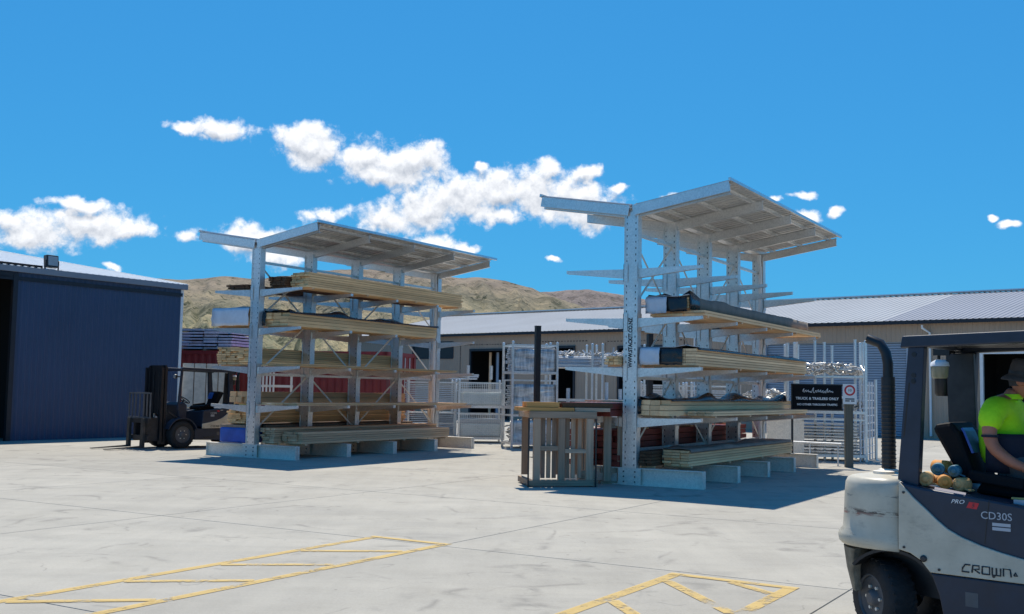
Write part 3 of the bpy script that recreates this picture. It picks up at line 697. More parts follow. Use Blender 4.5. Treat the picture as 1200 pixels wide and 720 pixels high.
build_rack('cantilever_rack', 'galvanised cantilever timber rack with lettering on its end column, beside the pallet crate', RO, True)

# ------------------------------------------------------------------ timber and steel on the racks
def at_rack(o, u, v, z): return o + UD * u + VD * v + V(0, 0, z)
def pack(o, label, u0, u1, v0, v1, z, h, mat, bw=.14, bh=.045, name='timber_pack', cat='timber', cover=None, ragged=.05, straps=2, bearers=True, group='timber packs on the racks', seed=0, gap=.007):
    """a strapped pack: every board is its own shape; origin at the near lower corner of the pack"""
    rg = random.Random(seed * 13 + int(u0 * 10) + int(z * 100))
    t = thing(name, label, cat, at_rack(o, u0, v0, z), -YAW, group)
    L, Wd = u1 - u0, v1 - v0; b0 = .0
    if bearers:
        b0 = .03
        for k in range(max(2, int(L / 1.8) + 1)):
            y = .15 + (L - .3) * k / max(1, int(L / 1.8)); m = MB(); m.box(0, Wd, y - .035, y + .035, 0, b0); m.build('bearer', M['pine_grey'], t)
    nz = max(1, round((h - b0) / bh)); nx = max(1, round(Wd / bw)); bhh, bww = (h - b0) / nz, Wd / nx
    m = MB()
    for j in range(nz):
        for i in range(nx):
            a, e = rg.uniform(-ragged, ragged), rg.uniform(-ragged, ragged); dz = rg.uniform(-.0015, .0015); dx = rg.uniform(-.0015, .0015) if 0 < i < nx-1 else 0
            m.box(i*bww + gap/2 + dx, (i+1)*bww - gap/2 + dx, max(a, -.04) , L + e, b0 + j*bhh + gap/2 + dz + .001, b0 + (j+1)*bhh - gap/2 + dz)
    m.build('boards', mat, t, kind='stuff')
    for k in range(0):
        y = L * (k + .5) / straps + rg.uniform(-.1, .1); s_ = MB(); q = .004
        s_.box(-q, 0, y - .012, y + .012, b0, h); s_.box(Wd, Wd + q, y - .012, y + .012, b0, h); s_.box(-q, Wd + q, y - .012, y + .012, h, h + q); s_.build('strap', M['steel_dark'], t)
    if cover: drape(t, cover, 0, Wd, 0, L, b0, h, rg)
    return t
def drape(t, cover, x0, x1, y0, y1, zb, zt, rg):
    """crumpled plastic: list of (material, y from, y to, drop front, drop back, end flap)"""
    for (mat, a, b, df, db, end) in cover:
        hump = .20 if mat == M['black_film'] and x0 < x1 < .8 else .07
        NY, prof = max(6, int((b - a) / .12)), []
        back = [(x0 - .012, zt - db), (x0 - .012, zt - db * .5)] if db else []
        front = [(x1 + .012, zt - df * .5), (x1 + .012, zt - df)] if df else []
        prof = back + [(x0 - .008, zt + .008)] + [(x0 + (x1 - x0) * q / 5, zt + .012) for q in range(1, 5)] + [(x1 + .008, zt + .008)] + front
        vs_ = []; n = len(prof)
        for j in range(NY + 1):
            y = a + (b - a) * j / NY
            for k, (x, z) in enumerate(prof):
                w = .5 + .5 * noise.noise(V(x * 3 + 9, y * 1.3, z * 2 + x0)); w2 = noise.noise(V(x * 9, y * 6, z * 7 + 3))
                up = z >= zt
                vs_.append((x + (0 if up else (1 if x > (x0 + x1)/2 else -1) * (.006 + .018 * abs(w2))), y, z + ((hump * max(0, w - .48) * 2 + .012 * abs(w2)) if up else 0)))
        fs = [(j*n+k, j*n+k+1, (j+1)*n+k+1, (j+1)*n+k) for j in range(NY) for k in range(n-1)]
        m = MB(); m.add(vs_, fs, True)
        if end:                                           # the plastic folded down over the near end of the pack
            vs_ = []; NX, NZ = 8, 5
            for q in range(NZ + 1):
                for k in range(NX + 1):
                    x = x0 + (x1 - x0) * end[0] + (x1 - x0) * (end[1] - end[0]) * k / NX; z = zt + .012 - (zt - zb) * end[2] * q / NZ * (1 - .06 * noise.noise(V(x * 11, 3, a)) * (q == NZ))
                    vs_.append((x, a - .03 - .05 * abs(noise.noise(V(x * 7, z * 8, a))) - .02 * (q > 0), z))
            m.add(vs_, [(q*(NX+1)+k, q*(NX+1)+k+1, (q+1)*(NX+1)+k+1, (q+1)*(NX+1)+k) for q in range(NZ) for k in range(NX)], True)
        c = m.build('plastic_cover', mat, t)
        so_ = c.modifiers.new('thickness', 'SOLIDIFY'); so_.thickness = .006; so_.offset = 1
A = .003  # packs rest on the arms
BF, WF, GF = M['black_film'], M['white_film'], M['grey_film']
# right rack, front side
pack(RO, 'wide layer of pale boards on the top loaded arms of the lettered rack', .34, 8.0, .20, 1.27, LV[2] + A, .13, M['pine_pale'], .21, .045, straps=3, seed=1)
pack(RO, 'grey plastic covered timber pack with white and black wrapped end on the lettered rack', .26, 7.9, .20, .98, LV[2] + .133 + A, .23, M['pine'], .14, .045, ragged=0,
     cover=[(GF, .5, 7.6, .20, .2, None), (BF, .02, .62, .22, .2, (.42, .98, 1.35)), (WF, -.03, .35, .0, .2, (-.02, .5, 1.5))], seed=2)
pack(RO, 'deep pale timber pack with black plastic over its end, lettered rack second level', .04, 6.95, .17, 1.22, LV[1] + A, .335, M['pine_pale'], .20, .05, ragged=0,
     cover=[(BF, .03, 6.8, .03, .2, (.30, .76, 1.0)), (WF, -.02, .2, 0, .3, (.0, .36, 1.0))], seed=4)
pack(RO, 'square timber pack with black plastic beside the lettered column, lowest arms', .0, 7.4, .17, .74, LV[0] + A, .31, M['pine_dry'], .19, .10, cover=[(BF, .03, 6.9, .02, .2, (-.06, .06, .95))], seed=5)
pack(RO, 'thin layer of pale boards jutting out over the lowest arms of the lettered rack', .72, 6.8, .80, 1.28, LV[0] + A, .12, M['pine_pale'], .15, .045, straps=1, seed=6)
pack(RO, 'long timber pack under grey film lying on the feet of the lettered rack', .46, 6.85, .42, .92, .309, .32, M['pine_dry'], .17, .05, cover=[(GF, .03, 6.2, .04, .2, None)], seed=7)
pack(RO, 'dark brown board stack on the feet behind the lettered column', .02, 3.6, .15, .39, .309, .30, M['brown'], .12, .05, seed=8)
# right rack, back side
def steel_bundle(o, label, u0, u1, v0, v1, z, h, group='red steel bundles'):
    t = thing('steel_bundle', label, 'steel bundle', at_rack(o, u0, v0, z), -YAW, group); L, Wd = u1 - u0, v1 - v0; m = MB(); rg = random.Random(int(u0 * 31) + int(z * 70))
    nz, nx = max(1, int(h / .095)), max(1, int(Wd / .16))
    for j in range(nz):
        for i in range(nx):
            m.box(i*Wd/nx + .004, (i+1)*Wd/nx - .004, rg.uniform(-.08, .08), L + rg.uniform(-.08, .08), j*h/nz + .002, (j+1)*h/nz - .012)
    m.build('sections', M['red_steel'], t, kind='stuff')
    for k in range(3):
        y = L * (k + .5) / 3; s_ = MB(); s_.box(-.01, Wd + .01, y - .04, y + .04, h, h + .03); s_.build('timber_batten', M['pine_grey'], t)
steel_bundle(RO, 'tall red steel bundle behind the columns of the lettered rack, on its feet', .02, 6.9, -1.25, -.2, .309, .66)
steel_bundle(RO, 'shallow red steel bundle on the lowest rear arms of the lettered rack', -.45, 5.6, -1.2, -.22, LV[0] + A, .25)
pack(RO, 'short stub of pale timber on the rear arm beside the lettering', -.25, 1.5, -.42, -.16, LV[1] + A, .19, M['pine'], .09, .05, straps=1, seed=9)
# left rack, front side
pack(LO, 'tall dark ended timber pack on the top arms of the rack nearest the shed', .36, 6.75, .70, 1.25, LV[3] + A, .39, M['pine'], .14, .05, seed=11)
pack(LO, 'lower dark timber stack beside the tall pack on the top arms nearest the shed', .20, 6.2, .16, .66, LV[3] + A, .30, M['brown'], .12, .05, seed=12)
pack(LO, 'pine pack with crumpled black plastic on the third level of the rack nearest the shed', .10, 6.05, .16, .90, LV[2] + A, .34, M['pine'], .24, .07,
     cover=[(BF, .0, 6.0, .02, .2, (-.1, .12, 1.0))], seed=13)
pack(LO, 'thin board layer on the second arms of the rack nearest the shed', .0, 6.5, .2, 1.30, LV[1] + A, .06, M['pine'], .22, .025, straps=0, bearers=False, seed=14)
pack(LO, 'thin board layer on the lowest arms of the rack nearest the shed', .05, 7.0, .2, 1.30, LV[0] + A, .06, M['pine_dry'], .22, .025, straps=0, bearers=False, seed=15)
pack(LO, 'long grey timber pack on the front feet of the rack nearest the shed', .35, 6.3, .62, 1.20, .309, .30, M['pine_grey'], .14, .05, seed=16)
pack(LO, 'grey timber pack behind the front pack on the feet nearest the shed', .12, 6.6, .16, .58, .309, .38, M['pine_grey'], .14, .05, seed=17)
# left rack, back side
pack(LO, 'few dark boards on the top rear arm of the rack nearest the shed', .05, 2.4, -1.05, -.35, LV[3] + A, .13, M['brown'], .12, .05, straps=0, seed=21)
wp = pack(LO, 'white plastic wrapped bundle sticking out behind the end column nearest the shed', -.02, 3.4, -1.32, -.17, LV[2] + A, .45, M['pine'], .2, .07,
     cover=[(WF, -.04, 3.3, .40, .40, (-.02, 1.02, 1.0))], seed=22)
pack(LO, 'deep tan timber pack with stepped end on the second rear arms nearest the shed', .06, 6.0, -1.28, -.55, LV[1] + A, .45, M['pine'], .15, .05, ragged=.04, seed=23)
pack(LO, 'lower tan timber pack on the second rear arms nearest the columns and shed', -.02, 5.6, -.53, -.17, LV[1] + A, .42, M['pine'], .15, .05, seed=24)
pack(LO, 'grey timber pack on the lowest rear arms of the rack nearest the shed', .45, 6.1, -1.2, -.2, LV[0] + A, .30, M['pine_dry'], .2, .15, seed=25)
pack(LO, 'orange pine pack on the rear feet, upper of the two behind the forklift', .22, 6.3, -1.05, -.3, .735, .36, M['pine'], .14, .05, seed=26)
pack(LO, 'dull brown pack on the rear feet under the orange pine pack', .72, 6.5, -1.25, -.2, .309, .42, M['pinky'], .14, .05, seed=27)

# ------------------------------------------------------------------ red container behind the shed-side rack
ca = math.atan2(3.8, -11.6)
ct = thing('shipping_container', 'long dark red container behind the rack nearest the shed', 'container', (-3.35, 38.0, 0), ca)
CL, CWD, CH = 12.1, 2.44, 2.86
def corr(mb, L, z0, z1, y, sgn):
    prof, x = [], .12
    while x < L - .12:
        for dx, dy in ((0, 0), (.07, 0), (.14, -.036), (.21, -.036)): prof.append((x + dx, y + sgn * dy))
        x += .28
    n = len(prof); mb.add([(a, b, z0) for a, b in prof] + [(a, b, z1) for a, b in prof], [(i, i+1, n+i+1, n+i) for i in range(n-1)])
m = MB(); corr(m, CL, .16, CH - .1, CWD - .02, 1); corr(m, CL, .16, CH - .1, .02, -1); m.build('side_panel', M['red_box'], ct)
m = MB()
for x in (.08, CL - .08):
    for y in (.08, CWD - .08): m.box(x - .08, x + .08, y - .08, y + .08, 0, CH)
for z in (.08, CH - .06):
    for y in (.05, CWD - .05): m.box(0, CL, y - .05, y + .05, z - .07, z + .06)
    for x in (.05, CL - .05): m.box(x - .05, x + .05, 0, CWD, z - .07, z + .06)
m.build('frame', M['red_box'], ct)
m = MB(); m.box(.04, .09, .12, CWD - .12, .15, CH - .12); dr = m.build('door', M['red_box'], ct)
for y in (.5, .9, 1.5, 1.95):
    m = MB(); m.tube([(.02, y, .2), (.02, y, CH - .15)], .02, 6); m.build('lock_rod', M['galv'], dr)
m = MB(); m.box(.05, CL - .05, .06, CWD - .06, CH - .04, CH - .015); m.build('roof', M['red_box'], ct)
# lilac-white wrapped boards on top of the container
cdir = V(math.cos(ca), math.sin(ca), 0); cn = V(-cdir.y, cdir.x, 0)
bx = V(-3.35, 38.0, 0) + cdir * 6.2 + cn * .25 + V(0, 0, CH + .002)
st = thing('board_stack', 'pile of lilac and white wrapped sheets on top of the container', 'board stack', bx, ca)
rg = random.Random(5)
m = MB()
for k in range(3): m.box(.1 + k*.95, .22 + k*.95, .05, 1.75, 0, .07)
m.build('bearers', M['pine_grey'], st)
for k in range(7):
    z = .072 + k * .108; m = MB()
    for q in range(4):
        x0 = q * .58 + rg.uniform(-.02, .03); m.box(x0, x0 + .55, rg.uniform(-.04, .04), 1.8 + rg.uniform(-.05, .05), z, z + rg.uniform(.05, .085))
    m.build('sheet_layer', M['lilac'] if k % 3 else M['white_film'], st)
    m = MB()
    for q in range(5): m.box(q * .5 + .05, q * .5 + .14, .02, 1.78, z + .087, z + .107)
    m.build('spacer', M['dark_trim'], st)
# pale crate and yellow sack between the parked forklift and the container
pc = thing('panel_crate', 'pale boarded crate behind the parked forklift cab', 'crate', (-10.1, 35.9, 0), R(14))
for k in range(4):
    m = MB(); m.box(-.75 + k*.38, -.40 + k*.38, -.6, -.56, .12, 2.35); m.build('panel', M['pale_board'], pc)
m = MB(); m.box(-.73, .73, -.55, .6, .12, 2.33); m.build('core', M['pinky'], pc)
m = MB()
for x in (-.6, 0, .6): m.box(x - .05, x + .05, -.58, .6, 0, .12)
m.build('skid', M['pine_grey'], pc)
yb = thing('bulk_sack', 'yellowish bulk sack seen through the parked forklift', 'sack', (-8.75, 35.2, 0), 0)
m = MB(); m.lathe([(.34, 0), (.47, .1), (.5, .5), (.48, 1.0), (.42, 1.25), (.2, 1.35)], (0, 0, 0), 'Z', 18); m.build('bag', M['yellow_bag'], yb)
m = MB()
for sx in (-1, 1): m.tube([(sx*.3, -.2, 1.25), (sx*.3, -.1, 1.5), (sx*.3, .1, 1.5), (sx*.3, .2, 1.25)], .02, 6)
m.build('loops', M['navy'], yb)
bw_ = thing('blue_wrapped_pack', 'low pack in bright blue plastic beside the rear foot nearest the forklift', 'timber', at_rack(LO, .08, -1.15, .309) , -YAW)
m = MB(); m.box(0, .85, 0, .58, .0, .36); m.build('wrap', M['blue_film'], bw_, .04)
m = MB(); m.box(-.02, .8, .03, .56, .36, .42); m.build('boards', M['pinky'], bw_)

# ------------------------------------------------------------------ stillages of scaffolding
def stillage(label, loc, rz, w, d, h, post_h=None, sides='rail', mat=None, levels=1, sheet=None, smat=None):
    mat = mat or M['galv']; t = thing('stillage', label, 'stillage', loc, rz, 'galvanised stillages'); ph = post_h or h
    for sx in (-1, 1):
        for sy in (-1, 1):
            m = MB(); m.box(sx*w/2 - .03, sx*w/2 + .03, sy*d/2 - .03, sy*d/2 + .03, 0, ph)
            m.lathe([(.042, ph), (.042, ph + .02), (.02, ph + .04)], (sx*w/2, sy*d/2, 0), 'Z', 8); m.build('post', mat, t)
    for k in range(levels):
        z = .10 + k * h / levels
        m = MB()
        for sy in (-1, 1): m.box(-w/2 + .03, w/2 - .03, sy*d/2 - .025, sy*d/2 + .025, z, z + .07)
        for sx in (-1, 1): m.box(sx*w/2 - .025, sx*w/2 + .025, -d/2 + .03, d/2 - .03, z, z + .07)
        for q in range(3): m.box(-w/2 + .03, w/2 - .03, -d/4 + q*d/4 - .03, -d/4 + q*d/4 + .03, z + .01, z + .06)
        m.build('base_frame', mat, t)
        if sides in ('mesh', 'rail'):
            m = MB()
            for sy in (-1, 1): m.box(-w/2 + .03, w/2 - .03, sy*d/2 - .015, sy*d/2 + .015, z + h/levels - .17, z + h/levels - .13)
            for sx in (-1, 1): m.box(sx*w/2 - .015, sx*w/2 + .015, -d/2 + .03, d/2 - .03, z + h/levels - .17, z + h/levels - .13)
            m.build('top_rail', mat, t)
        if sides == 'mesh':
            m = MB(); zz0, zz1 = z + .07, z + h/levels - .15; n = int(w / .06)
            for sy in (-1, 1):
                for q in range(n + 1): x = -w/2 + .03 + (w - .06) * q / n; m.box(x - .004, x + .004, sy*d/2 - .004, sy*d/2 + .004, zz0, zz1)
                for q in range(int((zz1 - zz0) / .06)): z_ = zz0 + .06 * q; m.box(-w/2 + .03, w/2 - .03, sy*d/2 - .008, sy*d/2 - .002, z_ - .004, z_ + .004)
            m.build('mesh_side', mat, t, kind='stuff')
    if sheet:
        # loose-hung zinc sheet closing the front and right side, slightly buckled
        for (fx, w_, rot) in ((0, w - .08, 0), (1, d - .08, 1)):
            NX, NZ, vs_ = 10, 8, []; zz0, zz1 = .18 + sheet[0], h - .18 - sheet[1]
            for j in range(NZ + 1):
                for i in range(NX + 1):
                    a = -w_/2 + w_*i/NX; z = zz0 + (zz1 - zz0)*j/NZ; b = .03 * noise.noise(V(a*4 + loc[0]*7, z*5 + loc[2]*3, rot*3.1))
                    vs_.append((a, -d/2 + .02 + b, z) if not rot else (w/2 - .02 + b, a, z))
            m = MB(); m.add(vs_, [(j*(NX+1)+i, j*(NX+1)+i+1, (j+1)*(NX+1)+i+1, (j+1)*(NX+1)+i) for j in range(NZ) for i in range(NX)], True)
            o = m.build('panel', smat or M['galv'], t); q = o.modifiers.new('thickness', 'SOLIDIFY'); q.thickness = .004
    return t
def plank_stack(label, loc, rz, w, d, h, mat, seed, gap=.035, along='X'):
    """scaffold planks: thin lipped steel boards lying in layers"""
    rg = random.Random(seed); t = thing('scaffold_plank_stack', label, 'scaffold planks', loc, rz, 'stacked scaffold planks'); m = MB(); z = 0
    while z < h - .03:
        x = -d/2
        while x < d/2 - .2:
            o = rg.uniform(-.05, .05); m.box(-w/2 + o, w/2 + o, x, x + .215, z, z + .038 - rg.uniform(0, .006)); m.box(-w/2 + o, -w/2 + o + .02, x + .02, x + .19, z - .006, z + .004); x += .225
        z += .038 + gap * rg.uniform(.5, 1)
    m.build('planks', mat, t, kind='stuff'); return t
def tube_bundle(label, loc, rz, L, w, h, mat, seed, r=.026):
    rg = random.Random(seed); t = thing('scaffold_tube_bundle', label, 'scaffold tubes', loc, rz, 'bundled scaffold tubes'); m = MB(); j = 0
    while j * r * 1.75 < h:
        k = 0
        while k * 2.05 * r < w:
            a = rg.uniform(-.12, .12); y, z = -w/2 + k*2.05*r + (r if j % 2 else 0), r + j*r*1.76
            m.tube([(-L/2 + a, y, z), (L/2 + a + rg.uniform(-.1, .1), y + rg.uniform(-.01, .01), z)], r * rg.uniform(.85, 1.0), 7); k += 1
        j += 1
    m.build('tubes', mat, t, kind='stuff')
    return t
def fitting_heap(label, loc, rz, w, d, h, n, seed, mats=None):
    rg = random.Random(seed); t = thing('scaffold_fitting_heap', label, 'scaffold fittings', loc, rz, 'loose scaffold fittings')
    mats = mats or [M['zinc_white'], M['galv']]
    for k, mt in enumerate(mats):
        m = MB()
        for q in range(n // len(mats)):
            x, y = rg.uniform(-w/2, w/2), rg.uniform(-d/2, d/2); top = h * (1 - .35 * abs(x / (w/2)) ** 2) ; z = rg.uniform(.03, max(.05, top)); l = rg.uniform(.08, .3)
            dr_ = V(rg.uniform(-1, 1), rg.uniform(-1, 1), rg.uniform(-.5, .5)).normalized() * l / 2; c = V(x, y, z)
            lo_ = min((c - dr_).z, (c + dr_).z)
            if lo_ < .02: c.z += .02 - lo_
            if rg.random() < .55: m.tube([c - dr_, c + dr_], rg.uniform(.016, .03), 6)
            else: m.beam(c - dr_, c + dr_, rg.uniform(.03, .07), rg.uniform(.015, .05))
        m.build('fittings', mt, t, kind='stuff')
    return t
ZW, GD, GV = M['zinc_white'], M['galv_dull'], M['galv']
# tall three-high stack right of the shed-side rack
r0 = R(14)
for k in range(3):
    z = k * 1.02
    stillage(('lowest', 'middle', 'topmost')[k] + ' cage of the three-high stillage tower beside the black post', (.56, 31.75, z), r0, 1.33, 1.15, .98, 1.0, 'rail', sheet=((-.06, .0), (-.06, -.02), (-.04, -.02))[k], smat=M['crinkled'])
    if k: plank_stack(('', 'dull planks in the middle cage of the stillage tower', 'shiny planks in the topmost cage of the stillage tower')[k], (.56, 31.75, z + .19), r0, 1.24, 1.0, (.5, .62, .72)[k], ZW if k == 2 else GV, 40 + k, .022)
    else: fitting_heap('small shiny fittings in the lowest cage of the stillage tower', (.56, 31.75, z + .185), r0, 1.15, .95, .62, 420, 41, [M['dull_fitting'], GV])
# two-high stillages to its left
for k in range(2):
    z = k * .98
    stillage(('lower', 'upper')[k] + ' pale mesh stillage between the tower and the shed-side rack', (-.98, 34.6, z), R(8), 1.42, 1.1, .94, .96, 'mesh', sheet=(.02, .16), smat=M['pale_zinc'])
    plank_stack(('lower', 'upper')[k] + ' load of pale planks in the mesh stillage left of the tower', (-.98, 34.6, z + .19), R(8), 1.25, .95, (.58, .52)[k], M['white_paint'] if False else ZW, 50 + k, .006)
    stillage(('lower', 'upper')[k] + ' open stillage seen through the far end of the shed-side rack', (-2.62, 35.6, z), R(8), 1.5, 1.1, .94, .96, 'rail')
    plank_stack(('lower', 'upper')[k] + ' rows of scaffold planks behind the far columns of the shed-side rack', (-2.62, 35.6, z + .19), R(8), 1.6, .95, .72, ZW, 60 + k, .03)
plank_stack('scaffold planks laid across the top of the stillages behind the shed-side rack', (-2.3, 35.5, 1.99), R(8), 2.4, .9, .16, ZW, 66, .03)
for k, x in enumerate((-1.35, -.62)):
    m = MB(); m.tube([(x, 34.15, 1.98), (x, 34.15, 2.42)], .05, 8); tag(m.build('loose_tube', GV), ('left', 'right')[k] + ' upright tube standing on the pale mesh stillage', 'tube', 'upright tubes')
# stillages behind the lettered rack
for k, x in enumerate((1.55, 3.15)):
    stillage(('left', 'right')[k] + ' tall-posted stillage behind the pallet crate', (x + .25, 33.6, 0), R(5), 1.3, 1.1, 2.5, 3.1, 'rail', levels=2)
    tube_bundle(('left', 'right')[k] + ' bundle of white tubes on the upper deck behind the pallet crate', (x + (.1 if k == 0 else .3), 33.6, 2.37), R(5), (2.6, 1.3)[k], .9, .34, ZW, 70 + k)
    fitting_heap(('left', 'right')[k] + ' heap of bright fittings on the upper deck behind the pallet crate', (x + .1, 33.6, 2.74), R(5), 1.5, .8, .12, 120, 75 + k, [M['dull_fitting'], ZW])
    plank_stack(('left', 'right')[k] + ' low load of planks on the lower deck behind the pallet crate', (x + .25, 33.6, 1.0 - .82), R(5), 1.15, .9, .55, GV, 78 + k, .02)
    for q, dx in enumerate((-.3, .12)):
        m = MB(); m.tube([(x + dx + .1, 33.2, 1.3), (x + dx + .1, 33.2, 1.95 - .2*q)], .055, 8); tag(m.build('loose_tube', ZW), ('outer', 'inner')[q] + ' stub tube on the lower deck of the ' + ('left', 'right')[k] + ' tall-posted stillage', 'tube', 'upright tubes')
    m = MB(); m.box(x - .5, x + .8, 33.15, 34.0, 1.2, 1.298); tag(m.build('steel_bench', M['galv_dull']), ('left', 'right')[k] + ' flat steel deck under the stub tubes behind the crate', 'deck')
# more stillages seen between the columns of the lettered rack
for k, (x, y) in enumerate(((4.35, 31.4), (5.75, 31.2))):
    for q in range(2):
        nm = ('left', 'right')[k] + ' ' + ('lower', 'upper')[q]
        stillage(nm + ' stillage seen between the columns of the lettered rack', (x, y, q * .98), R(3), 1.3, 1.1, .94, .96, 'mesh' if (k + q) % 2 else 'rail', sheet=(.02, .2) if (k + q) % 2 else None, smat=M['pale_zinc'])
        plank_stack(nm + ' plank load seen between the columns of the lettered rack', (x, y, q * .98 + .19), R(3), 1.2, .95, .6, ZW, 90 + k * 2 + q, .03)
# stillages of scaffold gear behind the sign
stillage('tall-posted stillage of jumbled fittings behind the black sign', (8.35, 28.3, 0), R(-12), 1.7, 1.3, 2.2, 3.05, 'rail', levels=2)
stillage('tall-posted stillage left of the black sign, behind the far rack columns', (6.75, 28.9, 0), R(-12), 1.2, 1.2, 2.2, 3.0, 'rail', levels=2)
fitting_heap('jumbled fittings above the black sign', (8.2, 28.3, 2.2), R(-12), 1.9, 1.0, .30, 420, 80, [M['dull_fitting'], GV])
fitting_heap('jumbled fittings under the black sign', (8.3, 28.3, 1.31), R(-12), 1.6, 1.0, .34, 360, 81, [M['dull_fitting'], GV])
plank_stack('slanting rows of ledger frames below the black sign', (8.2, 28.3, .21), R(-24), 1.8, 1.0, .75, GV, 82, .05)
fitting_heap('pale fittings on the stillage left of the black sign', (6.8, 28.9, 1.31), R(-12), 1.1, 1.0, .5, 260, 84, [M['dull_fitting'], GV])
# ladder-like frames stood on end beside the sign post
for k in range(4):
    x = 9.1 + k * .22; y = 27.9 + k * .42
    fr = thing('ladder', ('nearest', 'second', 'third', 'farthest')[k] + ' ladder frame standing on end right of the sign post', 'ladder', (x, y, 0), R(62), 'ladder frames right of the sign')
    for s_ in (-.42, .42):
        m = MB(); m.tube([(s_, 0, 0), (s_, 0, 2.05)], .024, 8); m.build('stile', ZW, fr)
    for q in range(10):
        m = MB(); m.tube([(-.42, 0, .15 + q*.2), (.42, 0, .15 + q*.2)], .014, 6); m.build('rung', ZW, fr)
for k, (x, y) in enumerate(((9.55, 28.25), (10.05, 28.9))):
    m = MB(); m.tube([(x, y, 0), (x, y, 2.1)], .04, 8); m.lathe([(.09, 0), (.09, .012)], (x, y, 0), 'Z', 10)
    tag(m.build('standard_tube', GV), ('nearer', 'farther')[k] + ' single upright tube right of the ladder frames', 'tube', 'upright tubes')
for k, (px, py) in enumerate(((923, 403), (935, 405), (955, 400), (966, 402), (975, 406), (1002, 399), (1011, 402))):
    d = ray(px, py); y = 28.0 + .35 * (k % 3); t_ = y / d.y; x, h = d.x * t_, EYE + d.z * t_
    m = MB(); m.tube([(x, y, 0), (x, y, h)], .036, 8); m.lathe([(.045, h), (.045, h + .02)], (x, y, 0), 'Z', 8); tag(m.build('standard_tube', GV), ('first', 'second', 'third', 'fourth', 'fifth', 'sixth', 'seventh')[k] + ' tall upright tube from the left above the black sign', 'tube', 'upright tubes')
# white slatted end frame seen through the first bay of the shed-side rack
wf = thing('slatted_frame', 'small white slatted frame behind the end column nearest the shed', 'frame', (-7.05, 31.2, 0), R(5))
for k in range(4): m = MB(); m.box(-.12 + k*.10, -.075 + k*.10, -.02, .02, 1.35, 2.05); m.build('slat', M['white_paint'], wf)
for z in (1.95, 1.62): m = MB(); m.box(-.5, .75, .021, .05, z, z + .07); m.build('rail', M['white_paint'], wf)
for x in (-.45, .70): m = MB(); m.box(x - .03, x + .03, .05, .11, 0, 2.1); m.build('leg', M['white_paint'], wf)
m = MB(); m.box(-.42, .42, -.02, .02, .0, 1.0); m.box(-.46, -.40, -.03, .03, 0, 1.05); m.box(.40, .46, -.03, .03, 0, 1.05); m.box(-.46, .46, -.03, .03, 1.0, 1.06)
o = tag(m.build('metal_gate_panel', M['galv_dull'], loc=(6.95, 27.35, 0), rot=(0, 0, R(-10))), 'flat zinc panel standing behind the far feet of the lettered rack', 'panel')
lr = thing('pipe_rail', 'low pale pipe rail running to the sign post', 'rail', (6.6, 26.55, 0), 0)
m = MB(); m.tube([(-.1, .25, .52), (1.25, -.9, .52)], .025, 8); m.build('pipe', ZW, lr)
for t_ in (.15, .55, .95):
    m = MB(); m.tube([(-.1 + 1.35*t_, .25 - 1.15*t_, 0), (-.1 + 1.35*t_, .25 - 1.15*t_, .5)], .018, 6); m.build('leg', ZW, lr)
# black posts
for k, (x, y, h) in enumerate(((.66, 27.0, 3.27), (3.55, 27.6, 3.15))):
    p = thing('steel_post', ('square black steel post standing behind the pallet crate', 'black steel post seen between the first two columns of the lettered rack')[k], 'post', (x, y, 0), R(20))
    m = MB(); m.box(-.065, .065, -.065, .065, .012, h); m.build('shaft', M['black'], p); m = MB(); m.box(-.15, .15, -.15, .15, 0, .012); m.build('base_plate', M['steel_dark'], p)
    m = MB(); m.box(-.07, .07, -.07, .07, h, h + .01); m.build('cap', M['black'], p)
dm = thing('blue_drum', 'blue drum behind the lettered column', 'drum', (3.1, 27.2, 0)); m = MB()
m.lathe([(.27, 0), (.29, .02), (.285, .28), (.30, .30), (.285, .32), (.285, .58), (.30, .6), (.285, .62), (.29, .87), (.27, .89)], (0, 0, 0), 'Z', 20); m.build('shell', M['blue_film'], dm)
m = MB(); m.lathe([(.04, .89), (.04, .91)], (.15, 0, 0), 'Z', 8); m.build('bung', M['black'], dm)
pl_ = thing('timber_platform', 'timber pallet under the blue drum', 'pallet', (3.1, 27.2, 0)); bpy.data.objects.remove(pl_)

# ------------------------------------------------------------------ traffic sign
sg = thing('traffic_sign', 'black sign board with white writing on a timber post', 'sign', (7.92, 25.32, 0), R(-6))
m = MB(); m.box(-.09, .09, -.07, .07, 0, 1.66); m.build('post', M['post_wood'], sg)
m = MB(); m.box(-1.30, -.17, -.105, -.085, 1.34, 1.90); bd = m.build('board', M['sign_black'], sg)
m = MB(); m.box(-1.33, -.14, -.085, -.07, 1.88, 1.93); m.box(-1.33, -.14, -.085, -.07, 1.31, 1.36); m.box(-1.33, -1.28, -.085, -.07, 0, 1.93); m.build('frame', M['steel_dark'], sg)
inst('lettering', text_mesh('TRUCK & TRAILERS ONLY', .080, M['sign_white'], .001, space=1.06, bold=.003), bd, (-.735, -.108, 1.585), (R(90), 0, 0))
inst('lettering', text_mesh('NO OTHER THROUGH TRAFFIC', .064, M['sign_white'], .001, bold=.002), bd, (-.735, -.108, 1.445), (R(90), 0, 0))
m = MB()   # the flowing script line at the top of the board
rg = random.Random(12)
def stroke(pts, r=.0065): m.tube([(x, -.108, z) for x, z in pts], r, 5)
x = -1.07
for k, hgt in enumerate((.085, .04, .045, .03, .12, .045, .05, .055, .06, .045, .09, .04, .03)):
    wd_ = .052 if hgt < .1 else .075; z0 = 1.735 + .012 * math.sin(k * 1.3)
    stroke([(x, z0 + .012), (x + wd_*.35, z0 + hgt*.75), (x + wd_*.6, z0 + hgt), (x + wd_*.55, z0 + hgt*.45), (x + wd_*.5, z0), (x + wd_*.8, z0 - .004), (x + wd_*1.05, z0 + .014)]); x += wd_
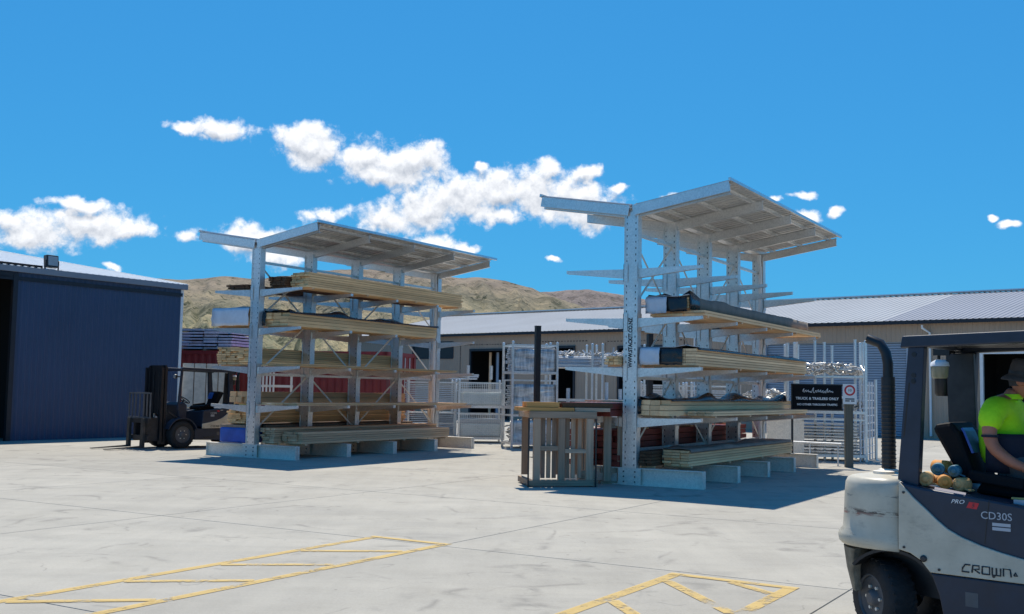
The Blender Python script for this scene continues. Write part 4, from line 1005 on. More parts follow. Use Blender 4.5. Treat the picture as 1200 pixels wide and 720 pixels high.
m.build('script_lettering', M['sign_white'], bd)
m = MB(); m.box(-.15, .16, -.125, -.108, 1.47, 1.94); sq = m.build('speed_plate', M['sign_white'], sg)
m = MB(); n = 28; vs_ = []
for rr_ in (.085, .125):
    for k in range(n): vs_.append((.005 + rr_*math.cos(2*math.pi*k/n), -.1275, 1.79 + rr_*math.sin(2*math.pi*k/n)))
m.add(vs_, [(k, (k+1) % n, n + (k+1) % n, n + k) for k in range(n)]); m.build('red_ring', M['sign_red'], sq)
inst('lettering', text_mesh('10', .085, M['ink'], .001), sq, (.005, -.1275, 1.79), (R(90), 0, 0))
m = MB()
for (a, b, z) in ((-.10, .11, 1.59), (-.10, .0, 1.545), (.03, .11, 1.545)): m.box(a, b, -.1275, -.125, z - .014, z + .014)
m.build('caption_marks', M['ink'], sq)

# ------------------------------------------------------------------ pallet crate in front of the lettered rack
pcx = V(.32, 18.72, 0); pdir = math.atan2(.23, 1.18)
pk = thing('pallet_crate', 'weathered timber stillage crate of upright slats beside the lettered column', 'crate', pcx, pdir)
OW, OX = M['oldwood'], M['oldwood_x']
def bxp(name, x0, x1, y0, y1, z0, z1, mat, par=None, bev=.004): 
    q = MB(); q.box(x0, x1, y0, y1, z0, z1); return q.build(name, mat, par or pk, bev)
W_, D_, H_ = 1.22, .95, 1.30
for (x, w_) in ((.10, .12), (.54, .12), (1.04, .13)): bxp('front_post', x, x + w_, .0, .07, .12, 1.18, OW)
bxp('rail', .02, W_, -.015, .08, 1.182, 1.30, OX); bxp('rail', .22, .54, .01, .06, .62, .70, OX); bxp('rail', .66, 1.04, .01, .06, .58, .65, OX); bxp('rail', .0, W_ + .02, -.03, .10, .02, .12, OX)
for k, x in enumerate((.26, .36, .46, .70, .80, .92)): bxp('slat', x, x + .075, .14, .17, .14, 1.18, (M['pinky'], OW, M['pinky'], OW, OW, OW)[k])
for y in (.30, .52, .74): bxp('side_slat', W_ - .05, W_ - .02, y, y + .11, .14, 1.2, OW)
for x in (.08, .38, .7, 1.0): bxp('back_slat', x, x + .12, D_ - .03, D_, .14, 1.2, OW)
bxp('rail', W_ - .09, W_ + .0, .10, D_, 1.19, 1.29, OX); bxp('rail', .02, .10, .10, D_, 1.19, 1.29, OX); bxp('rail', .02, W_, D_ - .06, D_ + .02, 1.185, 1.295, OX)
bxp('rail', W_ - .10, W_ - .02, .10, D_, .02, .12, OX); bxp('rail', .02, .10, .10, D_, .02, .12, OX)
for x in (.0, 1.20): 
    q = MB(); q.tube([(x, -.045, 0), (x, -.045, 1.18)], .016, 8); q.build('steel_leg', M['black'], pk)
bxp('front_block', .98, 1.26, .2, .34, .12, .26, OX)
# second crate deeper behind, half hidden by the column
pk2 = thing('pallet_crate', 'second slatted crate half hidden behind the end column', 'crate', (1.72, 19.55, 0), pdir)
for x in (-.02, .24): bxp('slat', x, x + .14, .0, .05, .05, 1.22, OW, pk2)
bxp('rail', -.06, .42, .05, .12, 1.0, 1.1, OX, pk2); bxp('rail', -.06, .42, .05, .12, .2, .3, OX, pk2); bxp('block', -.06, .40, .05, .3, .0, .05, OX, pk2)
# loose timber on the crate
def loose(label, x0, x1, y0, y1, z0, z1, mat, rz=0, n=1, dz=0):
    b = pcx + V(math.cos(pdir) * x0 - math.sin(pdir) * y0, math.sin(pdir) * x0 + math.cos(pdir) * y0, z0)
    t = thing('loose_board', label, 'board', b, pdir + rz, 'boards lying on the pallet crate'); 
    for k in range(n):
        q = MB(); q.box(random.uniform(-.03, .03), x1 - x0 + random.uniform(-.03, .03), (y1 - y0) * k / n + .002, (y1 - y0) * (k + 1) / n - .002, 0, z1 - z0 + random.uniform(-.004, 0)); q.build('board', mat, t, .003)
loose('bright orange bundle of battens on the left end of the pallet crate', -.02, .58, .05, .42, 1.372, 1.46, M['orange_wood'], n=4)
loose('pale board under the orange battens on the pallet crate', -.14, .8, .02, .5, 1.303, 1.37, M['pine_pale'] if False else M['orange_wood'], n=2)
loose('dark planks across the right half of the pallet crate', .62, 1.55, .08, .62, 1.372, 1.45, M['brown'], R(2), n=3)
loose('grey planks across the middle of the pallet crate', .82, 1.5, .05, .55, 1.303, 1.37, OX, n=2)
loose('long brown plank along the back of the pallet crate', .05, 1.7, .66, .9, 1.303, 1.36, M['brown'], n=1)

# ------------------------------------------------------------------ forklifts
def arc(cx, cz, r, a0, a1, n): return [(cx + r*math.cos(R(a0 + (a1-a0)*k/n)), cz + r*math.sin(R(a0 + (a1-a0)*k/n))) for k in range(n + 1)]
def forklift(label, loc, rz):
    """x forward, rear axle at x=0, sides at y=+-.6"""
    t = thing('forklift', label, 'forklift', loc, rz, 'counterbalance forklifts'); CH_, CR = M['charcoal'], M['cream']
    # counterweight: stacked outline rings with a lip, rounded at the back corners
    def ring(xf, xr, hw, rad):
        p = [(xf, -hw)]; n = 8
        t0 = math.asin(max(0, min(1, (xr + rad - xf) / rad))) if xr + rad > xf else 0      # where the corner arc meets the front edge
        if t0: p = []
        for k in range(n + 1): t_ = t0 + (math.pi/2 - t0)*k/n; p.append((xr + rad - rad*math.sin(t_), -hw + rad - rad*math.cos(t_)))
        p += [(x_, -y_) for x_, y_ in p[::-1]]
        return p if t0 else p
    lev = [(.62, -.345, .585, .36), (.64, -.365, .598, .37), (.675, -.37, .60, .37), (.70, -.365, .598, .37), (.735, -.335, .590, .36), (.85, -.325, .588, .355), (.98, -.318, .585, .35), (1.05, -.31, .580, .34), (1.082, -.295, .565, .33), (1.095, -.27, .545, .31), (1.099, -.24, .52, .29)]
    rings = [[(x, y, z) for x, y in ring(.185, xr, hw, rd)] for z, xr, hw, rd in lev]; n = len(rings[0]); m = MB()
    vs_ = [p for r_ in rings for p in r_]
    m.add(vs_, [(j*n+k, j*n+(k+1) % n, (j+1)*n+(k+1) % n, (j+1)*n+k) for j in range(len(rings)-1) for k in range(n)], True)
    m.add(rings[0], [tuple(range(n))]); m.add(rings[-1], [tuple(range(n-1, -1, -1))]); cwt = m.build('counterweight', M['cream_scraped'], t)
    # lower tail behind the wheels
    lo = [(.30, -.278, .55, .34), (.45, -.315, .572, .36), (.6, -.335, .578, .36)]; rings = []
    for z, xr, hw, rd in lo: rings.append([(x, y, z) for x, y in ring(-.175 if z < .5 else -.15, xr, hw, rd)])
    m = MB(); n = len(rings[0]); vs_ = [p for r_ in rings for p in r_]
    m.add(vs_, [(j*n+k, j*n+(k+1) % n, (j+1)*n+(k+1) % n, (j+1)*n+k) for j in range(2) for k in range(n)], True); m.add(rings[0], [tuple(range(n))]); m.add(rings[-1], [tuple(range(n-1, -1, -1))])
    m.build('tail', M['dirty'], cwt)
    # core chassis between the wheels
    m = MB(); m.prism([(-.2, .33), (1.36, .22), (1.36, .5), (.9, .6), (-.15, .615), (-.2, .6)], 'Y', -.27, .27); m.build('chassis', M['steel_dark'], t)
    hood = [(.19, .68), (.19, 1.095), (.24, 1.075), (.36, 1.055), (.75, 1.015), (1.12, .97), (1.16, .56), (.95, .50), (.55, .53), (.42, .60), (.35, .655)]
    for sy in (-1, 1):
        y0, y1 = sy * .585, sy * .36
        # hood half, skirt and cream side fairing
        m = MB(); m.prism(hood, 'Y', min(y0, y1), max(y0, y1)); m.build('side_cowl', CH_, t, .015)
        ar = [(.19, .642), (.27, .625), (.34, .585), (.40, .515)]
        fair = [(.195, 1.088), (.236, 1.049), (.30, .985), (.377, .921), (.445, .86), (.513, .807), (.60, .764), (.726, .721), (.85, .69), (.98, .665), (1.15, .635), (1.15, .515), (.40, .515)] + ar[::-1][1:]
        m = MB(); a, b = sorted((sy * .575, sy * .602)); m.prism(fair, 'Y', a, b); m.build('side_fairing', CR, t, .006)
        sk = [(.40, .510), (1.15, .510), (1.36, .50), (1.36, .22), (.50, .2), (.475, .26), (.45, .38)]
        m = MB(); a, b = sorted((sy * .592, sy * .33)); m.prism(sk, 'Y', a, b); m.build('side_skirt', CH_, t, .01)
        # mud shield round the rear wheel
        m = MB(); outer = arc(.13, .27, .365, 5, 140, 14); inner = arc(.13, .27, .345, 140, 5, 14); a, b = sorted((sy * .57, sy * .22)); m.prism(outer + inner, 'Y', a, b); m.build('wheel_arch', M['black'], t)
    m = MB(); m.prism([(.19, .6), (.19, 1.06), (.75, 1.0), (1.10, .955), (1.15, .52), (.9, .50)], 'Y', -.365, .365); m.build('engine_hood', CH_, t, .02)
    m = MB(); m.box(1.15, 1.75, -.56, .56, .46, .50); m.build('floor_plate', M['steel_dark'], t)
    m = MB(); m.prism([(1.55, .5), (1.72, .5), (1.80, 1.12), (1.62, 1.20), (1.52, 1.12)], 'Y', -.45, .45); m.build('dash_cowl', CH_, t, .03)
    sw = MB(); c = V(1.36, 0, 1.25); ax = V(.55, 0, -.84).normalized(); b1 = ax.cross(V(0, 1, 0)).normalized()
    sw.tube([c + (b1*math.cos(2*math.pi*k/20) + V(0, 1, 0)*math.sin(2*math.pi*k/20)) * .165 for k in range(21)], .014, 7, False); sw.tube([c - b1*.16, c + b1*.16], .012, 6); sw.tube([c, c + ax*.32], .025, 8)
    sw.build('steering_wheel', M['black'], t)
    # wheels
    def wheel(x, y, r, w, sy, steer=0):
        m = MB(); m.lathe([(r*.60, -w/2), (r*.86, -w/2), (r*.96, -w/2 + .02), (r, -w*.3), (r, w*.3), (r*.96, w/2 - .02), (r*.86, w/2), (r*.60, w/2), (r*.60, -w/2)], (0, 0, 0), 'Y', 32, caps=False)
        for k in range(28):
            a = 2*math.pi*k/28
            for q in (-1, 1): m.beam((math.cos(a)*(r-.007), q*w*.12, math.sin(a)*(r-.007)), (math.cos(a+.09)*(r-.008), q*w*.40, math.sin(a+.09)*(r-.008)), .022, .016, (math.cos(a), 0, math.sin(a)))
        wo_ = m.build('wheel', M['rubber'], t, loc=(x, y, r), rot=(0, 0, steer))
        f_ = sy * w/2; m = MB(); m.lathe([(r*.605, f_ - sy*.002), (r*.57, f_ + sy*.004), (r*.56, f_ - sy*.03), (r*.60, f_ - sy*.06)], (0, 0, 0), 'Y', 24, caps=False); m.build('rim_flange', M['rim'], wo_)
        m = MB(); f_ = sy * w/2
        m.lathe([(r*.57, f_ - sy*.03), (r*.52, f_ - sy*.012), (r*.38, f_ - sy*.05), (r*.22, f_ - sy*.04), (r*.20, f_), (r*.12, f_ + sy*.01)], (0, 0, 0), 'Y', 24); m.build('rim', M['rim'], wo_)
        m = MB()
        for k in range(6): a = 2*math.pi*k/6; m.lathe([(.012, f_ - sy*.045), (.012, f_ - sy*.015)], (math.cos(a)*r*.3, 0, math.sin(a)*r*.3), 'Y', 6, False)
        m.build('wheel_nuts', M['galv_dull'], wo_, kind='stuff')
    for sy in (-1, 1):
        wheel(-.013, sy * .36, .268, .21, sy, R(-35)); wheel(1.72, sy * .49, .36, .25, sy)
        m = MB(); o_ = arc(1.72, .36, .44, 20, 165, 12); i_ = arc(1.72, .36, .415, 165, 20, 12); a, b = sorted((sy*.36, sy*.62)); m.prism(o_ + i_, 'Y', a, b); m.build('front_fender', CH_, t)
    # overhead guard
    def bar(p0, p1, w, h, up=(1, 0, 0), name='guard_post', mat=CH_): q = MB(); q.beam(p0, p1, w, h, up); return q.build(name, mat, t, .008)
    for sy in (-1, 1):
        q = MB(); y = sy * .50
        q.prism([(.16, 1.085), (.30, 1.05), (.352, 1.99), (.242, 1.99)], 'Y', y - .035, y + .035); gp = q.build('guard_post', CH_, t, .008)
        for z, x in ((1.94, .285), (1.80, .28), (1.76, .278)):
            q = MB(); q.lathe([(.016, 0), (.016, sy*.006)], (x, y + sy*.034, z), 'Y', 10, False); q.build('bolt', M['black'], gp)
        bar((1.80, sy*.47, 1.0), (1.72, sy*.46, 2.02), .05, .06)
        q = MB(); q.prism([(.19, 1.985), (.205, 2.065), (1.75, 2.105), (1.79, 2.06), (1.75, 2.03), (.25, 1.985)], 'Y', y - .045, y + .045); q.build('guard_rail', CH_, t, .01)
    for x in (.23, 1.73): bar((x, -.455, 2.03), (x, .455, 2.03), .05, .06, (0, 0, 1), 'guard_crossbar')
    for k in range(5):
        y = -.34 + k * .17; q = MB(); q.box(.26, 1.70, y - .03, y + .03, 2.02, 2.045); q.build('guard_slat', M['steel_dark'], t)
    q = MB(); q.box(.26, 1.70, -.44, .44, 2.048, 2.056); q.build('roof_sheet', M['lamp_glass'], t)
    bar((.30, .36, 1.07), (.27, .37, 1.98), .20, .05, (0, 1, 0), 'rear_panel', M['steel_dark'])
    # small hardware: hood seam, latches, fuel cap, bolts and a warning plate on both flanks
    for sy in (-1, 1):
        q = MB(); a, b = sorted((sy*.5845, sy*.5868)); q.prism([(.74, .735), (.745, .735), (.775, 1.005), (.770, 1.005)], 'Y', a, b); q.build('panel_seam', M['black'], t)
        q = MB(); q.lathe([(.022, 0), (.022, sy*.008), (.012, sy*.012)], (.36, sy*.602, .60), 'Y', 12); q.build('cover_plug', M['steel_dark'], t)
        q = MB()
        for (x_, z_) in ((.23, .66), (.23, 1.02), (.46, .54), (.80, .54), (1.10, .54)): q.lathe([(.009, 0), (.009, sy*.006)], (x_, sy*.602, z_), 'Y', 8, False)
        q.build('bolts', M['steel_dark'], t, kind='stuff')
        q = MB(); q.box(.62, .70, *sorted((sy*.592, sy*.5945)), .33, .42); q.build('warning_plate', M['rim'], t)
        q = MB(); q.box(.76, 1.10, *sorted((sy*.60, sy*.45)), .27, .30); q.build('step', M['steel_dark'], t)
        q = MB(); q.tube([(.20, sy*.50, 1.10), (.21, sy*.53, 1.4), (.25, sy*.53, 1.75)], .008, 6); q.build('cable', M['black'], t)
    # lamp and mirror under the guard, left rear
    q = MB(); q.lathe([(.05, .02), (.085, .0), (.09, -.03)], (.13, .40, 1.915), 'Z', 18); lp = q.build('work_lamp', M['sign_white'], t)
    q = MB(); q.lathe([(.086, -.032), (.082, -.11), (.07, -.12)], (.13, .40, 1.915), 'Z', 18); q.build('lens', M['lens'], lp)
    q = MB(); q.lathe([(.06, -.12), (.06, -.24), (.05, -.26)], (.13, .40, 1.925), 'Z', 14); q.box(.10, .26, .37, .43, 1.69, 1.80); q.build('bracket', M['black'], lp)
    q = MB(); q.box(.08, .20, .34, .46, 1.965, 2.02); q.build('switch_box', M['black'], t); q = MB(); q.tube([(.10, .40, 1.94), (.10, .40, 2.02)], .012, 6); q.build('lamp_stem', M['black'], t)
    # exhaust stack
    q = MB(); q.tube([(-.185, .15, 1.06), (-.185, .15, 1.80)], .05, 14); ex = q.build('exhaust_stack', M['black'], t)
    q = MB(); q.tube([(-.185, .15, 1.79), (-.185, .15, 1.90), (-.20, .15, 1.98), (-.24, .15, 2.05), (-.34, .15, 2.09)], [.038, .038, .038, .037, .036], 12); q.build('tail_pipe', M['black'], ex)
    q = MB()
    for k in range(22): q.lathe([(.052, 0), (.055, .006), (.052, .012)], (-.185, .15, 1.10 + k*.03), 'Z', 12)
    q.build('heat_shield', M['black'], ex)
    q = MB(); q.lathe([(.085, 0), (.085, .015), (.06, .025)], (-.185, .15, 1.095), 'Z', 16); q.build('collar', M['galv_dull'], ex); q = MB(); q.lathe([(.075, 0), (.075, .02)], (-.12, -.10, 1.097), 'Z', 16); q.build('radiator_cap', M['galv_dull'], t)
    # seat
    q = MB(); q.prism([(.56, 1.02), (1.03, .985), (1.06, 1.05), (1.0, 1.10), (.62, 1.11)], 'Y', -.25, .25); s0 = q.build('seat', M['seat'], t, .03)
    q = MB(); q.prism([(.58, 1.08), (.47, 1.08), (.27, 1.44), (.30, 1.47), (.40, 1.49), (.46, 1.42)], 'Y', -.21, .21); q.build('backrest', M['seat'], s0, .03)
    q = MB(); q.prism([(.46, 1.445), (.475, 1.42), (.53, 1.28), (.545, 1.285), (.487, 1.43), (.47, 1.45)], 'Y', -.18, .02); q.build('blue_cover', M['blue_film'], s0)
    for sy in (-1, 1):
        q = MB(); q.beam((.55, sy*.29, 1.14), (.90, sy*.29, 1.10), .05, .07); q.build('hip_restraint', M['seat'], s0, .01)
    # mast, carriage, forks
    for sy in (-1, 1):
        q = MB()
        for dx in (0, .10): q.box(2.10 + dx, 2.17 + dx, sy*.38 - .035 - sy*.0, sy*.38 + .035, .12, 2.10 - .02*(dx > 0))
        q.build('mast_rail', M['black'], t)
        q = MB(); q.box(2.12, 2.22, sy*.29 - .03, sy*.29 + .03, .16, 2.12); q.build('inner_rail', M['black'], t)
        q = MB(); q.tube([(2.06, sy*.28, .2), (2.06, sy*.28, 1.45)], .035, 10); q.tube([(2.06, sy*.28, 1.45), (2.06, sy*.28, 2.0)], .024, 10); q.build('lift_cylinder', M['galv_dull'], t)
        q = MB(); q.box(2.16, 2.18, sy*.14 - .02, sy*.14 + .02, .3, 2.0); q.build('lift_chain', M['steel_dark'], t)
        q = MB(); q.tube([(1.55, sy*.42, .62), (2.05, sy*.42, .95)], .035, 10); q.build('tilt_cylinder', M['steel_dark'], t)
        q = MB(); q.prism([(2.66, .045), (3.70, .02), (3.70, .035), (2.74, .085), (2.72, .78), (2.66, .78)], 'Y', sy*.34 - .06, sy*.34 + .06); q.build('fork', M['fork_steel'], t)
    for z in (.3, 1.15, 2.04): q = MB(); q.box(2.11, 2.16, -.38, .38, z, z + .1); q.build('mast_crossmember', M['black'], t)
    q = MB(); q.box(2.145, 2.155, -.26, .26, .9, 2.05); q.build('mast_guard', M['black'], t)
    q = MB()
    for z in (.24, .66): q.box(2.56, 2.66, -.52, .52, z, z + .11)
    for sy in (-1, 1): q.box(2.28, 2.57, sy*.30 - .05, sy*.30 + .05, .2, .8)
    cg = q.build('carriage', M['steel_dark'], t)
    q = MB()
    for y in (-.52, -.36, -.2, 0, .2, .36, .52): q.box(2.60, 2.63, y - .016, y + .016, .78, 1.42)
    for z in (.78, 1.40): q.box(2.595, 2.635, -.54, .54, z, z + .035)
    q.build('load_backrest', M['rim'], cg)
    for sy in (-1, 1):
        q = MB(); q.lathe([(.055, 0), (.06, .03), (.055, .06)], (1.84, sy*.40, 1.86), 'X', 14); hl = q.build('headlight', M['black'], t); q = MB(); q.lathe([(.05, .061), (.045, .068)], (1.84, sy*.40, 1.86), 'X', 14); q.build('lens', M['lamp_glass'], hl)
        q = MB(); q.box(1.74, 1.86, sy*.40 - .012, sy*.40 + .012, 1.84, 1.87); q.build('lamp_bracket', M['black'], hl)
        # lettering on both flanks
        f_ = -.001
        def put(txt, size, x, z, mat, y, shear=0, sx_=1.0):
            me = text_mesh(txt, size, mat, .001, shear); o_ = inst('lettering', me, t, (x, sy * y, z), (R(90), 0, 0) if sy < 0 else (R(90), 0, math.pi), (sx_, 1, 1))
        mx = (lambda v: v)
        put('CD30S', .066, .815, .912, M['decal_grey'], .5865); put('PRO', .036, .575, .985, M['sign_white'], .5865, .35, 1.2)
        q = MB(); a, b = sorted((sy*.5852, sy*.5868)); q.prism([(.632, .952), (.695, .946), (.712, .985), (.650, .990)], 'Y', a, b); q.build('red_badge', M['sign_red'], t)
        put('5', .036, .672, .967, M['charcoal'], .588, .3)
        for z in (.862, .835):
            q = MB(); q.box(.79, .90, *sorted((sy*.5852, sy*.5868)), z - .010, z + .010); q.build('pale_bar', M['decal_grey'], t)
        # maker's name in rounded outline letters
        q = MB(); y = sy * .6035
        def st_(pts): q.tube([((x if sy < 0 else 1.502 - x), y, z) for x, z in pts], .0055, 5)
        xb, zb, hh = .605, .548, .046; dx = .062
        st_([(xb+.052, zb+hh), (xb+.02, zb+hh), (xb+.004, zb+hh*.5), (xb, zb), (xb+.045, zb)]); x = xb + dx
        st_([(x, zb), (x+.006, zb+hh), (x+.044, zb+hh), (x+.044, zb+hh*.55), (x+.012, zb+hh*.5), (x+.048, zb)]); x += dx
        st_([(x, zb), (x+.002, zb+hh), (x+.046, zb+hh), (x+.046, zb), (x, zb)]); x += dx
        st_([(x, zb+hh), (x, zb), (x+.05, zb), (x+.05, zb+hh)]); st_([(x+.025, zb), (x+.025, zb+hh)]); x += dx + .005
        st_([(x, zb), (x, zb+hh), (x+.04, zb+hh), (x+.046, zb)])
        st_([(x+.062, zb+.012), (x+.072, zb+.03), (x+.082, zb+.012), (x+.062, zb+.012)])
        q.build('maker_lettering', M['ink'], t)
    q = MB(); q.beam((.42, -.55, 1.058), (.62, -.55, 1.035), .018, .018); q.build('grab_handle', M['chrome'], t)
    q = MB(); q.box(.9, 1.1, -.52, -.35, .975, 1.02); q.build('tool_tray', M['decal_grey'], t); q = MB(); q.box(.88, 1.02, -.50, -.47, 1.02, 1.032); q.build('yellow_strip', M['yellow_bag'], t)
    return t
HX, HY = .742, -.671                                       # heading of the near truck
nrm = V(HY, -HX, 0)                                        # its right-hand side, towards the camera
NL = V(2.461, 7.403, 0) - nrm * .598
NEAR_A = math.atan2(HY, HX)
forklift('cream and charcoal forklift with a driver aboard, cut by the right edge', NL, NEAR_A)
fa = math.atan2(-.74, -.67); fh = V(math.cos(fa), math.sin(fa), 0); fl_n = V(-fh.y, fh.x, 0)
FARL = V(-8.49, 28.05, 0) - fh * 1.72 - fl_n * .55
forklift('dark forklift parked in front of the blue shed with raised backrest', FARL, fa)

# strap rolls lying behind the driver's seat
def NP(x, y, z): return NL + V(HX, HY, 0) * x - nrm * y + V(0, 0, z)
def roll(label, x, y, z, r, w, mat, yaw):
    t = thing('strap_roll', label, 'strap roll', NP(x, y, z), NEAR_A + yaw, 'rolled load straps behind the seat'); m = MB()
    m.lathe([(.012, -w/2 - .004), (r*.5, -w/2), (r*.52, -w/2 + .004), (r*.8, -w/2 + .002), (r, -w/2 + .008), (r, w/2 - .008), (r*.8, w/2 - .002), (r*.5, w/2), (.012, w/2 + .004)], (0, 0, r), 'Y', 20); m.build('coil', mat, t)
    m = MB(); m.beam((r*.7, 0, r*.5), (r*1.5, .01, .008), w*.8, .008); m.build('loose_end', mat, t)
OR, TS, TE = M['orange'], M['tan_strap'], M['teal']
roll('tan strap roll nearest the guard post on the truck deck', .33, -.46, 1.062, .048, .09, TS, .2); roll('orange strap roll in the middle of the lower row', .44, -.44, 1.052, .045, .10, OR, .5)
roll('brown-orange strap roll nearest the seat in the lower row', .55, -.42, 1.040, .045, .10, TS, -.3); roll('teal strap roll on top beside the guard post', .37, -.36, 1.13, .042, .09, TE, .3)
roll('teal strap roll on top nearer the seat', .475, -.34, 1.125, .040, .08, TE, .1); roll('orange strap roll behind the teal rolls', .34, -.22, 1.125, .05, .12, OR, 1.2); roll('tan strap roll lying flat behind the others', .44, -.12, 1.115, .055, .16, TS, 1.4)
roll('orange strap roll under the teal rolls', .36, -.30, 1.057, .036, .14, OR, 1.3)

# ------------------------------------------------------------------ driver
def skin_mesh(name, verts, edges, radii, mat, parent, root=0, sub=2):
    me = bpy.data.meshes.new(name); me.from_pydata(verts, edges, []); me.materials.append(mat)
    o = bpy.data.objects.new(name, me); col.objects.link(o); o.parent = parent
    sk = o.modifiers.new('skin', 'SKIN'); sk.use_smooth_shade = True; sk.branch_smoothing = .6
    ly = me.skin_vertices[0].data if me.skin_vertices else None
    if ly is None:
        bm = bmesh.new(); bm.from_mesh(me); bm.verts.layers.skin.verify(); bm.to_mesh(me); bm.free(); ly = me.skin_vertices[0].data
    for k, r_ in enumerate(radii):
        ly[k].radius = r_ if isinstance(r_, tuple) else (r_, r_); ly[k].use_root = (k == root)
    s_ = o.modifiers.new('sub', 'SUBSURF'); s_.levels = sub; s_.render_levels = sub
    return o
drv = thing('person', 'seated forklift driver in a lime hi-vis shirt and dark brimmed hat', 'person', NL, NEAR_A)
# skeleton in truck coordinates (x forward, y left); right arm is the one towards the camera
J = [(.76,0,1.20),(.70,0,1.36),(.68,0,1.50),(.70,0,1.60),(.735,0,1.665),(.765,0,1.72),   # 0 pelvis .. 5 neck top
     (.69,-.15,1.60),(.685,-.23,1.565),(.675,-.275,1.42),(.70,-.28,1.33),(.80,-.265,1.245),(.90,-.25,1.20),   # 6-11 right arm
     (.69,.15,1.60),(.685,.23,1.565),(.69,.275,1.42),(.74,.27,1.34),(.95,.22,1.28),(1.15,.14,1.27),   # 12-17 left arm to the wheel
     (.80,-.11,1.17),(1.17,-.15,1.155),(1.30,-.15,.85),(1.33,-.15,.58),(1.46,-.15,.555),   # 18-22 right leg
     (.80,.11,1.17),(1.17,.15,1.155),(1.30,.15,.85),(1.33,.15,.58),(1.46,.15,.555)]   # 23-27 left leg
E_ = [(0,1),(1,2),(2,3),(3,4),(4,5),(3,6),(6,7),(7,8),(8,9),(9,10),(10,11),(3,12),(12,13),(13,14),(14,15),(15,16),(16,17),(0,18),(18,19),(19,20),(20,21),(21,22),(0,23),(23,24),(24,25),(25,26),(26,27)]
rad = [.13,.14,.13,.10,.062,.058,.075,.06,.05,.046,.040,.030,.075,.06,.05,.045,.036,.03,.09,.07,.055,.045,.04,.09,.07,.055,.045,.04]
hand = []
body = skin_mesh('body', J, E_, rad, M['skin'], drv)
# head with face, ears, nose
def head():
    m = MB(); N1, N2 = 20, 16; c = V(.835, 0, 1.775); vs_ = []
    for j in range(N2 + 1):
        ph = math.pi * j / N2
        for i in range(N1):
            th = 2*math.pi*i/N1; x, y, z = math.sin(ph)*math.cos(th), math.sin(ph)*math.sin(th), math.cos(ph)
            X, Y, Z = x*.098, y*.076, z*.118
            if z < -.1: X += .018*(-z)*max(0, x + .3); Y *= 1 - .22*(-z)
            if x > .75 and abs(y) < .25 and -.25 < z < .2: X += .022*(1 - abs(y)/.25)*(1 - abs(z + .12)/.35 if abs(z + .12) < .35 else 0)
            if x > .6 and .05 < z < .25 and .2 < abs(y) < .6: X -= .008
            vs_.append((c.x + X, c.y + Y, c.z + Z))
    m.add(vs_, [(j*N1+i, j*N1+(i+1) % N1, (j+1)*N1+(i+1) % N1, (j+1)*N1+i) for j in range(N2) for i in range(N1)], True)
    for sy in (-1, 1):
        m.lathe([(.012, 0), (.03, .008), (.032, .016), (.02, .022)], (.825, sy*.068, 1.77), 'Y', 12) if sy > 0 else m.lathe([(.012, 0), (.03, -.008), (.032, -.016), (.02, -.022)], (.825, sy*.068, 1.77), 'Y', 12)
    return m.build('head', M['skin'], drv)
hd = head()
for sy in (-1, 1):
    m = MB(); m.lathe([(.004, -.008), (.011, 0), (.004, .008)], (.921, sy*.032, 1.795), 'X', 10); m.build('eye', M['sign_white'], hd)
m = MB(); m.box(.926, .934, -.022, .022, 1.715, 1.722); m.build('mouth', M['sign_red'], hd)
m = MB(); m.add([(p[0], p[1], p[2]) for p in [(.835 + .103*math.cos(2*math.pi*k/16)*f2 - .012, .081*math.sin(2*math.pi*k/16)*f2, z) for z, f2 in ((1.74, .93), (1.78, 1.0), (1.82, .97)) for k in range(16)]],
      [(j*16+k, j*16+(k+1) % 16, (j+1)*16+(k+1) % 16, (j+1)*16+k) for j in range(2) for k in range(16) if 4 <= k <= 11], True); m.build('hair', M['hat'], hd)
# brimmed hat, tipped a little
m = MB(); prof = []
for (r1_, z) in ((.155, -.034), (.158, -.028), (.138, -.006), (.118, .006), (.112, .02), (.108, .07), (.098, .108), (.070, .122), (.01, .125)): prof.append((r1_, z))
m.lathe(prof, (0, 0, 0), 'Z', 26); ht = m.build('brimmed_hat', M['hat'], hd, loc=(.835, 0, 1.800), rot=(0, R(8), 0)); ht.scale = (1.0, .86, 1.0)
m = MB(); m.lathe([(.1135, .018), (.1135, .034)], (0, 0, 0), 'Z', 26); m.build('hat_band', M['black'], ht)
# hand: palm and five bent fingers closing on the lever knob
def hand_mesh(wrist, fwd, up, side, s_, name):
    m = MB(); w_, f_, u_, d_ = Vector(wrist), Vector(fwd).normalized(), Vector(up).normalized(), Vector(side).normalized()
    def P(a, b, c): return w_ + f_*a + d_*b + u_*c
    m.tube([P(-.02, 0, 0), P(.02, 0, .004), P(.06, .002, .006), P(.088, .004, .002)], [.028, .034, .040, .036], 10)
    for k, (b, L) in enumerate(((-.030, .85), (-.010, 1.0), (.011, .94), (.031, .76))):
        m.tube([P(.072, b*.9, .004), P(.088, b, .010), P(.088 + .034*L, b, -.002), P(.092 + .040*L, b, -.030*L), P(.074 + .03*L, b, -.052*L)], [.0095, .0100, .0092, .0084, .0068], 8)
    m.tube([P(.015, -.030, .0), P(.042, -.050, -.006), P(.070, -.052, -.022), P(.086, -.040, -.038)], [.0125, .0120, .0105, .0080], 8)
    return m.build(name, M['skin'], drv)
hand_mesh((.90, -.25, 1.20), (1, .1, -.35), (.3, 0, 1), (0, 1, 0), 1, 'hand'); hand_mesh((1.15, .14, 1.27), (1, -.1, -.1), (.1, 0, 1), (0, -1, 0), 1, 'hand')
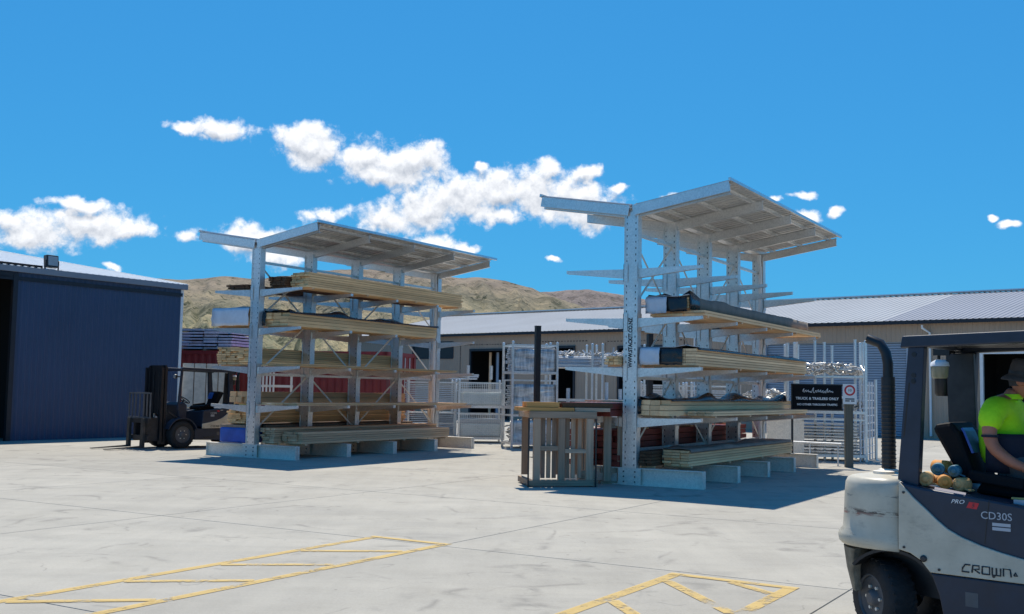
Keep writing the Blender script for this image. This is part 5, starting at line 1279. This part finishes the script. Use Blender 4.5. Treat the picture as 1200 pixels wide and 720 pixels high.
# shirt: torso and sleeves as a looser skin over the same skeleton; navy lower panel, trousers, boots
S_J = [(.755,0,1.19),(.70,0,1.34),(.675,0,1.48),(.695,0,1.585),(.73,0,1.645),(.69,-.15,1.60),(.682,-.235,1.56),(.674,-.275,1.43),(.69,.15,1.60),(.682,.235,1.56),(.69,.275,1.43)]
S_E = [(0,1),(1,2),(2,3),(3,4),(3,5),(5,6),(6,7),(3,8),(8,9),(9,10)]
shirt = skin_mesh('shirt', S_J, S_E, [(.165,.20),(.175,.205),(.165,.20),(.125,.15),(.075,.08),(.10,.10),(.088,.088),(.082,.082),(.10,.10),(.088,.088),(.082,.082)], M['hivis'], drv)
m = MB(); m.lathe([(.054, -.008), (.056, 0), (.054, .008)], (.684, -.275, 1.405), 'Z', 18); m.build('sleeve_cuff', M['navy'], shirt)
m = MB(); m.lathe([(.066, 0), (.070, .02), (.064, .035)], (.742, 0, 1.650), 'Z', 18); m.build('collar', M['hivis'], shirt)
m = MB(); n = 20; vs_ = []
for z, f2 in ((1.16, 1.05), (1.26, 1.07), (1.38, 1.05), (1.42, 1.0)):
    for k in range(n + 1): a = R(-118 + 236*k/n); vs_.append((.715 + (.185 if z < 1.4 else .178)*f2*math.cos(a), .200*f2*math.sin(a), z))
m.add(vs_, [(j*(n+1)+k, j*(n+1)+k+1, (j+1)*(n+1)+k+1, (j+1)*(n+1)+k) for j in range(3) for k in range(n)], True); np_ = m.build('navy_panel', M['navy'], shirt)
so_ = np_.modifiers.new('thickness', 'SOLIDIFY'); so_.thickness = .008
T_J = [(.76,0,1.20),(.82,-.11,1.18),(1.17,-.15,1.16),(1.30,-.15,.85),(1.33,-.15,.62),(.82,.11,1.18),(1.17,.15,1.16),(1.30,.15,.85),(1.33,.15,.62)]
skin_mesh('trousers', T_J, [(0,1),(1,2),(2,3),(3,4),(0,5),(5,6),(6,7),(7,8)], [.14,.105,.085,.07,.065,.105,.085,.07,.065], M['grey_cloth'], drv)
for sy in (-1, 1):
    m = MB(); m.tube([(1.28, sy*.15, .56), (1.36, sy*.15, .56), (1.46, sy*.15, .545), (1.54, sy*.15, .535)], [.055, .058, .05, .03], 12); m.tube([(1.33, sy*.15, .56), (1.33, sy*.15, .68)], .06, 12); m.build('boot', M['black'], drv)
